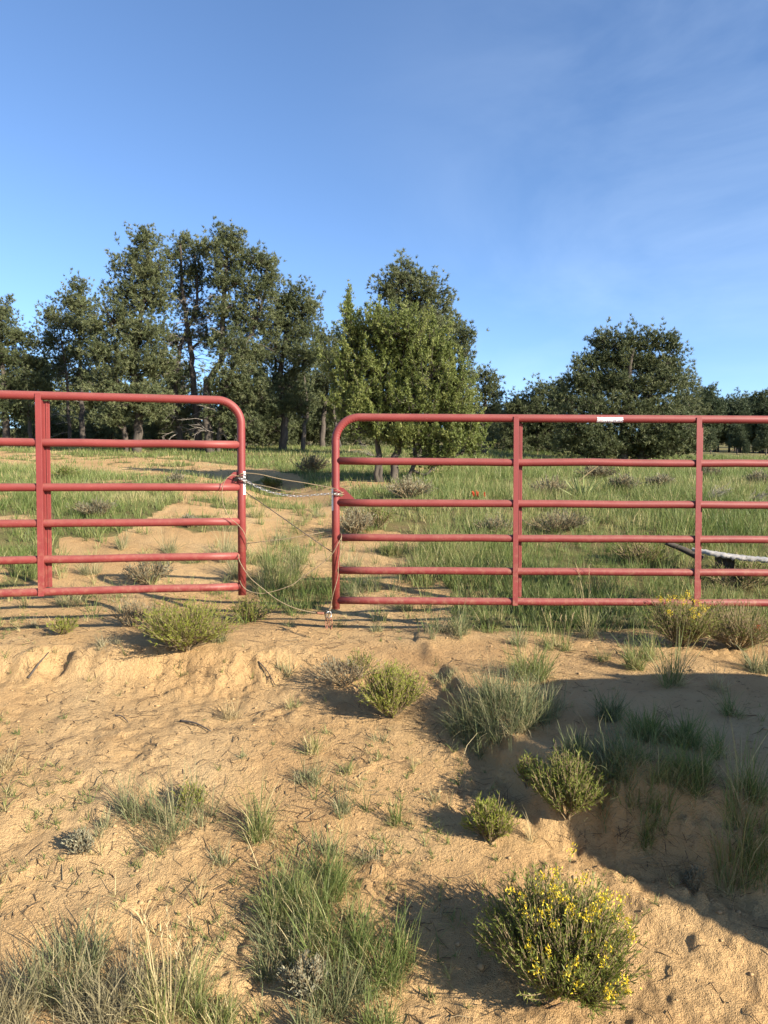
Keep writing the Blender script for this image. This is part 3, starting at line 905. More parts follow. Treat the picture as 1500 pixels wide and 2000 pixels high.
make_tree('pinyon_pine', 'tallest pine of the grove with an open top and a bent dark trunk', 24, 425,
    [(440, 462, 24, 22), (418, 490, 22, 18), (462, 482, 24, 18), (445, 515, 32, 22), (488, 510, 24, 20), (522, 520, 24, 22), (535, 548, 18, 18), (425, 550, 24, 22), (470, 552, 32, 20), (505, 575, 32, 26),
     (450, 605, 34, 32), (495, 630, 44, 34), (440, 665, 28, 30), (480, 695, 48, 34), (460, 750, 44, 34), (500, 780, 40, 36), (440, 810, 36, 34), (480, 830, 34, 28)],
    [(.16, [(412, 880), (405, 820), (408, 745), (432, 700), (436, 600), (445, 520), (440, 465)]), (.09, [(425, 880), (440, 760), (490, 650), (520, 560), (525, 520)])], 3, dens=.9, dead=50)
make_tree('pinyon_pine', 'broad rounded pine at the right end of the grove', 25, 560,
    [(570, 585, 36, 26), (600, 605, 24, 26), (545, 625, 40, 34), (590, 650, 34, 34), (540, 685, 44, 36), (595, 705, 32, 34), (555, 745, 44, 34), (530, 795, 38, 34), (580, 790, 34, 32)],
    [(.15, [(552, 885), (556, 820), (548, 740), (560, 650), (572, 590)]), (.09, [(590, 885), (598, 800), (592, 720)])], 4)
make_tree('pinyon_pine', 'slim blue-green pine with a narrow top left of the dense pine', 28, 150,
    [(155, 560, 16, 20), (142, 592, 22, 22), (168, 600, 20, 24), (118, 622, 24, 22), (150, 640, 34, 28), (110, 665, 26, 24), (148, 690, 42, 30), (185, 640, 26, 30), (115, 720, 28, 22), (165, 735, 36, 26)],
    [(.13, [(162, 880), (160, 800), (156, 700), (152, 580)]), (.08, [(135, 880), (136, 800), (130, 700), (120, 640)])], 5, dens=.85, dead=30)
make_tree('pinyon_pine', 'dark pine at the left edge of the frame', 27, 15,
    [(8, 612, 20, 26), (-15, 640, 30, 30), (22, 655, 22, 24), (50, 665, 28, 18), (10, 700, 40, 30), (55, 705, 30, 24), (-30, 690, 40, 40), (25, 745, 46, 30), (70, 750, 30, 30), (-20, 780, 40, 36), (40, 800, 44, 30)],
    [(.15, [(10, 880), (12, 780), (8, 690), (8, 620)]), (.09, [(60, 880), (58, 800), (48, 700)])], 6)
make_tree('pinyon_pine', 'dark low pine behind the gap between grove and bright juniper', 29, 640,
    [(632, 660, 22, 22), (652, 690, 28, 26), (622, 700, 26, 28), (645, 740, 36, 30), (610, 770, 30, 30), (655, 790, 34, 30)],
    [(.13, [(628, 885), (632, 820), (640, 740), (635, 670)]), (.09, [(665, 885), (652, 800), (650, 720)])], 7)
make_tree('pinyon_pine', 'tall round-topped pine rising behind the bright juniper', 21, 815,
    [(800, 545, 40, 26), (770, 565, 34, 26), (838, 568, 26, 22), (805, 590, 44, 28), (850, 605, 36, 24), (775, 620, 36, 28), (880, 635, 30, 20), (840, 645, 42, 28), (895, 665, 24, 18), (800, 680, 48, 34), (865, 690, 40, 26), (905, 695, 16, 14), (830, 740, 50, 36), (890, 740, 30, 26)],
    [(.15, [(815, 890), (818, 800), (812, 700), (805, 600), (800, 550)]), (.08, [(830, 890), (840, 780), (870, 680), (880, 640)])], 8, dens=.9)
make_tree('small_pine', 'small sparse pine standing between the juniper and the dark low pines', 24, 945,
    [(960, 738, 14, 18), (935, 735, 14, 14), (945, 762, 22, 20), (968, 770, 14, 18), (930, 790, 24, 20), (955, 805, 24, 22), (940, 845, 30, 26)],
    [(.09, [(945, 888), (946, 820), (950, 740)])], 9, dens=.7, leaf=.9)
make_tree('pinyon_pine', 'large broad rounded pine behind the middle of the right gate', 22, 1225,
    [(1185, 668, 24, 20), (1225, 672, 34, 20), (1275, 672, 26, 20), (1303, 680, 16, 18), (1160, 705, 28, 22), (1205, 705, 42, 28), (1260, 708, 44, 26), (1300, 715, 24, 24), (1135, 740, 30, 24), (1180, 750, 48, 32),
     (1240, 755, 52, 36), (1300, 750, 34, 32), (1120, 785, 38, 34), (1170, 800, 48, 36), (1240, 810, 56, 40), (1305, 800, 40, 36), (1130, 840, 46, 34), (1190, 850, 52, 34), (1260, 855, 52, 34), (1320, 845, 36, 36), (1120, 872, 44, 18), (1175, 880, 44, 16), (1240, 880, 50, 16), (1300, 876, 44, 18), (1342, 870, 26, 20)],
    [(.17, [(1215, 892), (1218, 820), (1222, 740), (1228, 680)]), (.10, [(1250, 892), (1260, 800), (1285, 700)]), (.08, [(1180, 892), (1170, 810), (1160, 720)])], 10, dens=1.05)
make_tree('pinyon_pine', 'low dark pine left of the broad pine, its bumpy top near the gate rail', 27, 1045,
    [(1058, 768, 20, 16), (1030, 785, 22, 16), (1080, 790, 26, 24), (1005, 800, 22, 18), (1050, 815, 38, 26), (1095, 765, 18, 20), (1000, 840, 30, 26), (1050, 855, 40, 28), (1095, 830, 34, 34), (990, 868, 30, 18), (1040, 878, 36, 14), (1090, 872, 36, 18)],
    [(.13, [(1050, 890), (1050, 830), (1055, 775)])], 12)
make_tree('small_pine', 'slender pair-topped young pine right of the broad pine', 30, 1342,
    [(1330, 745, 12, 18), (1350, 752, 12, 16), (1338, 780, 22, 20), (1355, 800, 16, 18), (1335, 820, 26, 24), (1345, 850, 26, 22)],
    [(.08, [(1342, 888), (1342, 800), (1338, 745)])], 13, dens=.8)
make_tree('juniper', 'bright green juniper with upright plumes behind the left end of the right gate', 13, 790,
    [(684, 640, 9, 26), (683, 608, 4, 18), (700, 665, 34, 30), (745, 655, 40, 34), (795, 665, 44, 38), (845, 690, 38, 38), (680, 715, 36, 42), (730, 715, 46, 42), (785, 720, 50, 46), (845, 745, 46, 42), (885, 760, 34, 40),
     (690, 770, 36, 38), (745, 780, 46, 44), (805, 790, 52, 44), (870, 810, 48, 38), (915, 830, 30, 30), (825, 850, 50, 34), (885, 862, 46, 28), (790, 850, 36, 34), (920, 872, 26, 20), (850, 898, 36, 16), (710, 832, 42, 34), (760, 845, 40, 30), (690, 800, 34, 30)],
    [(.085, [(765, 940), (775, 880), (790, 790), (800, 680)]), (.05, [(738, 940), (736, 860), (728, 760), (700, 660)]), (.05, [(748, 940), (742, 880), (740, 800), (745, 690)]), (.05, [(790, 940), (820, 870), (860, 800)])],
    20, kind='juniper', dens=1.85, leaf=1.0)
for (bx, D, topy, seed, lab) in ((195, 37, 715, 37, 'shaded pine deep behind the dense pine'), (90, 36, 700, 31, 'shaded pine deep in the grove behind the slim pine'), (330, 38, 690, 32, 'shaded pine deep behind the thin-crowned pine'),
                                 (480, 37, 700, 33, 'shaded pine deep behind the tallest pine'), (600, 39, 720, 34, 'shaded pine deep behind the rounded end of the grove'),
                                 (725, 40, 745, 35, 'shaded pine far behind the bright juniper'), (985, 42, 790, 36, 'far low pine showing beside the small sparse pine')):
    h = 880 - topy
    make_tree('pinyon_pine', lab, D, bx, [(bx, topy + .16 * h, 34, .16 * h), (bx - 30, topy + .38 * h, 46, .2 * h), (bx + 30, topy + .42 * h, 46, .2 * h), (bx - 10, topy + .64 * h, 66, .2 * h), (bx + 40, topy + .75 * h, 46, .2 * h), (bx - 50, topy + .8 * h, 46, .2 * h)],
              [(.14, [(bx, 872), (bx + 6, topy + .6 * h), (bx, topy + .1 * h)])], seed, dens=.24, leaf=1.75)
# undergrowth at the foot of the grove
def make_copse_shrub(label, px, D, w, h, seed, mat):
    make_tree('understory_shrub', label, D, px, [(px - .3 * w, 878 - .35 * h, .35 * w, .4 * h), (px + .3 * w, 878 - .4 * h, .35 * w, .45 * h), (px, 878 - .6 * h, .4 * w, .4 * h)],
              [(.03, [(px, 884), (px + 4, 878 - .5 * h), (px, 878 - .8 * h)])], seed, dens=.55, leaf=1.1, cat='shrub', group='undergrowth below the grove', mat=mat)
for px, D, w, h, sd_, lab in ((110, 31, 81, 73, 51, 'low green bush under the slim pine'), (215, 30, 94, 86, 52, 'low bush at the foot of the dense pine'), (320, 28, 81, 70, 53, 'low bush between the grove trunks'),
                              (465, 30, 108, 96, 54, 'bush in shade right of the bent trunk'), (525, 29, 81, 96, 55, 'bush under the rounded pine'), (610, 30, 81, 80, 56, 'dark bush at the right end of the grove'), (690, 31, 81, 80, 57, 'bush in shade left of the juniper')):
    make_copse_shrub(lab, px, D, w, h, sd_, M['pinyon'])

# distant wood: a few trees built once, then copied one by one
protos = []
for k in range(4):
    t = make_tree('distant_pine', 'small dark pine in the distant wood on the rise', 85, 1420 + 25 * k,
        [(1420 + 25 * k, 792, 10, 12), (1414 + 25 * k, 812, 15, 14), (1428 + 25 * k, 816, 14, 14), (1420 + 25 * k, 838, 21, 16), (1412 + 25 * k, 850, 16, 12), (1430 + 25 * k, 850, 16, 12)],
        [(.14, [(1420 + 25 * k, 872), (1420 + 25 * k, 790)])], 60 + k, dens=.26, leaf=2.6, group='distant pines on the rise', mat=M['pinyon_far'])
    protos.append(t)
rnd = random.Random(5)
def copy_tree(src, loc, sc, rz, label, group):
    c = src.copy(); col.objects.link(c); c.location = loc; c.scale = (sc, sc, sc * rnd.uniform(.9, 1.1)); c.rotation_euler = (0, 0, rz)
    c['label'] = label; c['group'] = group
    for ch in list(src.children):
        d = ch.copy(); col.objects.link(d); d.parent = c
    return c
def far_spot(px, D):
    x = (px - 750) / F * D
    return (x, D, float(terr(x, D, False)) - .1)
for k, t in enumerate(protos):
    t.location = far_spot(1385 + 38 * k, 82 + 3 * k)
for i in range(135):
    px = rnd.uniform(1330, 1720) if i < 90 else rnd.uniform(-220, 1330)
    D = rnd.uniform(76, 120) if i < 60 else rnd.uniform(95, 215)
    right = px > 1330
    copy_tree(protos[rnd.randrange(4)], far_spot(px, D), rnd.uniform(.75, 1.15), rnd.uniform(0, 6.28),
              'small dark pine in the distant wood on the rise' if right else 'faint pine on the far slope glimpsed behind the near trees',
              'distant pines on the rise' if right else 'pines on the far slope behind the near trees')
for px, D, sc, lab in ((1438, 58, .40, 'rounded lone juniper bush on the far pasture'), (1386, 50, .26, 'small juniper bush on the far pasture beside the gate post'), (1495, 56, .42, 'lone juniper bush on the far pasture at the right edge'), (1475, 64, .22, 'tiny juniper bush on the far pasture between two larger ones'), (1455, 49, .15, 'tiny low bush on the near side of the far pasture')):
    copy_tree(protos[rnd.randrange(4)], far_spot(px, D), sc, rnd.uniform(0, 6), lab, 'juniper bushes on the far pasture')

# ------------------------------------------------------------------ meadow grass beyond the gate
def meadow():
    rs = np.random.RandomState(77)
    near = Geo(); far = Geo(); dry = Geo()
    for (y0, y1, dens, g) in ((4.75, 7.5, 190, near), (7.5, 11, 120, near), (11, 18, 70, far), (18, 30, 34, far)):
        area = 1.36 * (y1 * y1 - y0 * y0) / 2
        n = int(area * dens)
        y = np.sqrt(rs.uniform(y0 * y0, y1 * y1, n)); x = rs.uniform(-.68, .68, n) * y
        sm = sand_mask(x, y)
        pat = fbm(x * 1.1 + 3, y * 1.1, 3)
        # sparser on the worn left margin, thick on the right
        p = (1 - sm) * np.clip(.80 + .9 * pat, .12, 1) + .06
        p *= np.where(y < 5.3, .55, 1)
        k = rs.rand(n) < p
        x, y, pat = x[k], y[k], pat[k]; n = len(x)
        z = terr(x, y)
        nb = 16 if y1 <= 7.5 else (13 if y1 <= 11 else (8 if y1 <= 18 else 7))
        hs = (.098 + .070 * np.clip(pat + .3, 0, 1) + .05 * rs.rand(n)) * np.where((x > .3) & (y > 5.3), 1.30, 1.0)
        wd = .0042 if y1 <= 7.5 else (.006 if y1 <= 11 else (.012 if y1 <= 18 else .02))
        ctr = np.stack([x, y, z], 1)
        N = n * nb
        P = np.repeat(ctr, nb, 0)
        rr = np.abs(rs.randn(N)) * (.035 if y1 <= 11 else .09); a = rs.rand(N) * 2 * math.pi
        P[:, 0] += rr * np.cos(a); P[:, 1] += rr * np.sin(a); P[:, 2] -= .01
        L = np.repeat(hs, nb) * rs.uniform(.45, 1.25, N)
        base = np.repeat(np.clip(.44 + .42 * fbm(x * .8, y * .8 + 30, 3) + .12 * rs.randn(n), 0, 1), nb)
        tint = np.clip(base + .10 * rs.randn(N) + .40 * (rs.rand(N) < .10), 0, 1)
        blades(g, P, a + rs.randn(N) * .5, L, np.full(N, wd) * rs.uniform(.6, 1.3, N), rs.uniform(.02, .40, N), rs.uniform(.0, .85, N), tint, 3 if y1 <= 7.5 else 2 if y1 <= 11 else 1, rs)
    for g, nm, lab in ((near, 'meadow_grass', 'green grass growing close behind the gates'), (far, 'meadow_grass', 'green grass of the far meadow up to the trees')):
        o = g.build(nm, M['grass']); tag(o, lab, 'grass', None, 'stuff')
meadow()

# ------------------------------------------------------------------ grass tufts and shrubs
def scale_at(O):
    return float(np.dot(np.array(O) - np.array([0, 0, CAMZ]), FWD)) / F

def tuft(label, px, py, hpx, wpx, n, mat='grass', seed=0, tint=.4, dryf=.15, droop=.6, width=.0034, cat='grass tuft', group='grass tufts', name='grass_tuft', stalks=0, core=.38):
    rs = np.random.RandomState(seed + int(px * 7 + py))
    if 'shaded' in label or 'mound' in label:
        wpx *= 1.4; n = int(n * 2.0)
    O = ground(px, py); s = scale_at(O)
    H, Wd = hpx * s * 1.12, wpx * s
    g = Geo()
    n = int(n * 1.25)
    a = rs.rand(n) * 2 * math.pi; r = rs.rand(n) ** .6 * Wd * .5 * core
    # blades spring from a handful of crowns rather than one brush
    nc = max(3, n // 22); ca = rs.rand(nc) * 2 * math.pi; cr = np.sqrt(rs.rand(nc)) * Wd * .5 * core
    ci = rs.randint(0, nc, n)
    P = np.stack([cr[ci] * np.cos(ca[ci]), cr[ci] * np.sin(ca[ci]), np.zeros(n)], 1)
    P[:, :2] += rs.randn(n, 2) * .010
    chh = rs.uniform(.6, 1.1, nc)
    P[:, 2] = terr(P[:, 0] + O[0], P[:, 1] + O[1]) - O[2] - .006
    ax = np.arctan2(P[:, 1], P[:, 0]) + rs.randn(n) * 1.25
    L = H * chh[ci] * np.clip(rs.gamma(5, .16, n), .2, 1.45)
    spread = math.atan2(Wd * .5 * (1 - core * .6), H * .85)
    lean = np.abs(rs.randn(n)) * spread * .62 + (rs.rand(n) < .12) * rs.uniform(.3, .9, n)
    tn = np.clip(tint + .12 * rs.randn(n) + .08 * rs.randn(nc)[ci] + .45 * (rs.rand(n) < dryf), 0, 1)
    blades(g, P, ax, L, np.full(n, width * .80) * rs.uniform(.5, 1.3, n), lean, rs.gamma(1.3, droop * .75, n), tn, 4, rs)
    # dead thatch at the foot
    m = int(n * 1.15)
    ci = rs.randint(0, nc, m)
    P = np.stack([cr[ci] * np.cos(ca[ci]), cr[ci] * np.sin(ca[ci]), np.zeros(m)], 1); P[:, :2] += rs.randn(m, 2) * .016
    P[:, 2] = terr(P[:, 0] + O[0], P[:, 1] + O[1]) - O[2] - .004
    blades(g, P, rs.rand(m) * 6.28, H * rs.uniform(.15, .65, m), np.full(m, width * .6), rs.uniform(.25, 1.45, m), rs.uniform(-.2, .7, m), np.clip(.95 + .12 * rs.randn(m), 0, 1), 2, rs)
    o = g.build(name, M[mat], None, False, O)
    tag(o, label, cat, group)
    if stalks:
        gs = Geo(); k = stalks
        a = rs.rand(k) * 2 * math.pi
        P = np.stack([np.cos(a), np.sin(a), np.zeros(k)], 1) * (Wd * .25 * rs.rand(k))[:, None]
        Ls = H * rs.uniform(1.1, 1.7, k)
        lv = blades(gs, P, a, Ls, np.full(k, .0030), np.abs(rs.randn(k)) * .12, rs.uniform(.05, .35, k), np.full(k, .7), 5, rs)
        tip = lv[-2]; dv = unit(lv[-1] - lv[-2])
        for f in np.linspace(0, 1, 9):
            blades(gs, tip + (lv[-1] - tip) * f, rs.rand(k) * 6.28, np.full(k, .022), np.full(k, .004), np.full(k, .35), np.full(k, .2), np.full(k, .85), 1, rs)
        gs.build('seed_stalks', M['straw'], o)
    return o

def shrub(label, px, py, hpx, wpx, mat, seed=0, main=34, sub=7, leaves=9, leafL=.020, leafW=.0035, flowers=0, dome=.45, cat='shrub', group='shrubs', name='rabbitbrush', tint=.5, leaf_from=.08, bare=0, stemr=.0022, openness=.14):
    rs = np.random.RandomState(seed + int(px * 3 + py))
    O = ground(px, py); s = scale_at(O)
    H, Wd = hpx * s * 1.10, wpx * s
    t = empty(name, O, label, cat, group)
    gs = Geo(); gf = Geo()
    def bez(b, c, e, u):
        u = u[..., None]
        return b * (1 - u) ** 2 + 2 * c * u * (1 - u) + e * u * u
    a = rs.rand(main) * 2 * math.pi; r = np.sqrt(rs.rand(main)) * Wd * .5
    hh = H * (1 - dome * (r / (Wd * .5)) ** 2) * rs.uniform(.72, 1.0, main)
    B = np.stack([np.cos(a), np.sin(a), np.zeros(main)], 1) * (rs.rand(main) * Wd * .07)[:, None]; B[:, 2] = -.01
    E = np.stack([r * np.cos(a), r * np.sin(a), hh], 1)
    C = np.stack([r * np.cos(a) * .75, r * np.sin(a) * .75, hh * .38], 1)
    sets = [(B, C, E, stemr * 1.6)]
    k = main * sub
    i = np.repeat(np.arange(main), sub)
    u0 = rs.uniform(.18, .65, k)
    SB = bez(B[i], C[i], E[i], u0)
    SE = E[i] + np.clip(rs.randn(k, 3), -1.5, 1.5) * np.array([Wd * openness, Wd * openness, H * .09])
    SE[:, 2] = np.maximum(SE[:, 2], H * .10)
    SC = SB + (SE - SB) * np.array([.65, .65, .40])
    sets.append((SB, SC, SE, stemr))
    tips = SE
    for b, c, e, rad in sets:
        n = len(b); seg = 3
        pts = [bez(b, c, e, np.full(n, q_ / seg)) for q_ in range(seg + 1)]
        for q_ in range(seg):
            cones(gs, pts[q_], pts[q_ + 1], rad * (1 - .7 * q_ / seg), rad * (1 - .7 * (q_ + 1) / seg), 3, .5)
    n = k * leaves
    j = np.repeat(np.arange(k), leaves); u = rs.uniform(leaf_from, 1.0, n)
    p = bez(SB[j], SC[j], SE[j], u); p2 = bez(SB[j], SC[j], SE[j], u + .03)
    d = unit(unit(p2 - p) * .9 + rs.randn(n, 3) * .45)
    sdv = unit(np.cross(d, rs.randn(n, 3)))
    L = leafL * rs.uniform(.6, 1.3, n)[:, None]; w = leafW * rs.uniform(.7, 1.2, n)[:, None]
    V = np.stack([p, p + d * L * .5 - sdv * w * .5, p + d * L, p + d * L * .5 + sdv * w * .5], 1).reshape(-1, 3)
    Q = np.arange(n * 4).reshape(-1, 4)
    tn = np.clip(tint + np.repeat(.15 * rs.randn(k), leaves) + .08 * rs.randn(n), 0, 1)
    gf.add(V, None, Q, np.repeat(tn, 4))
    gs.build('stems', M['stem'], t)
    gf.build('foliage', M[mat], t)
    if flowers:
        order = np.argsort(-(tips[:, 2] + rs.rand(k) * H * .75 - .35 * tips[:, 1]))[:flowers]
        gfl = Geo(); m = 26
        c = np.repeat(tips[order], m, 0) + rs.randn(len(order) * m, 3) * np.array([.0085, .0085, .0100])
        d = unit(rs.randn(len(c), 3) + np.array([0, 0, 1.2])); sdv = unit(np.cross(d, rs.randn(len(c), 3)))
        V = np.stack([c - sdv * .0022, c + sdv * .0022, c + d * .0085], 1).reshape(-1, 3)
        gfl.add(V, np.arange(len(c) * 3).reshape(-1, 3), None, np.repeat(rs.rand(len(c)), 3))
        gfl.build('flower_heads', M['flower'], t)
    return t

# --- foreground shrubs
shrub('large round bush covered in yellow flower heads at the bottom of the photo', 1095, 1930, 200, 300, 'brush_dark', 1, 74, 11, 20, .022, .0042, 46, .55, name='flowering_bush', tint=.58, openness=.10)
shrub('bright green bushy plant on a sandy hump in the middle of the bank', 768, 1400, 100, 112, 'brush', 2, 42, 10, 18, .021, .0042, 0, .4, tint=.62)
shrub('wide yellow-green bush in front of the left gate', 362, 1268, 92, 165, 'brush', 3, 52, 10, 18, .024, .0044, 0, .45, tint=.5)
shrub('green bush just below the free end of the left gate', 486, 1212, 45, 88, 'brush', 4, 30, 6, 10, .022, .0042, 0, .5, tint=.5)
shrub('green bush standing in the shadow on the cut bank', 1108, 1580, 118, 135, 'brush_dark', 5, 40, 10, 18, .022, .0042, 0, .4, tint=.55)
shrub('pale-tipped slender stems beside the bush in the shadow', 1030, 1540, 62, 60, 'brush', 25, 10, 5, 11, .022, .0045, 0, .4, tint=.6)
shrub('small yellow-green bush at the left edge of the big shadow', 957, 1640, 75, 84, 'brush', 6, 32, 8, 14, .021, .0038, 0, .45, tint=.5)
shrub('tall bush with a few yellow flowers below the right gate post', 1330, 1262, 96, 130, 'brush_dark', 7, 44, 9, 14, .023, .0042, 22, .4, name='flowering_bush', tint=.5)
shrub('grey-green wiry bush beside the flowering bush at the right edge', 1440, 1268, 90, 130, 'brush_dark', 8, 40, 8, 10, .021, .0034, 0, .35, tint=.28)
shrub('small green bush left of the wide yellow-green bush', 122, 1238, 34, 58, 'brush', 9, 20, 5, 9, .022, .0042, 0, .5)
shrub('straggly half-bare plant with twisted stems left of the bright green bush', 672, 1338, 58, 110, 'sage', 10, 18, 5, 5, .022, .0045, 0, .3, tint=.55, name='straggly_plant', openness=.2)
shrub('leafy sprigs growing out of the straggly half-bare plant', 705, 1312, 42, 60, 'brush_dark', 11, 12, 5, 9, .022, .004, 0, .4, tint=.55, name='leafy_plant')
shrub('small pale cushion plant alone on the sand at the left', 158, 1664, 36, 54, 'sage', 12, 26, 6, 10, .015, .0045, 0, .6, tint=.8, name='cushion_plant')
shrub('grey-green weed with thin stems behind the wide bush', 258, 1224, 58, 80, 'sage', 13, 24, 5, 7, .022, .0036, 0, .35, tint=.45, name='grey_weed')
shrub('small pale weed on the face of the shaded bank', 1358, 1745, 46, 40, 'sage', 14, 14, 5, 9, .016, .004, 0, .4, tint=.6, name='pale_weed')
shrub('pale feathery weed in front of the big grass clump', 598, 1945, 70, 90, 'sage', 15, 22, 6, 10, .018, .0045, 0, .5, tint=.75, name='pale_weed')
shrub('low yellow-green sprig among the big tuft at the left', 372, 1590, 58, 60, 'brush', 16, 14, 5, 9, .02, .0035, 0, .4, name='leafy_plant')

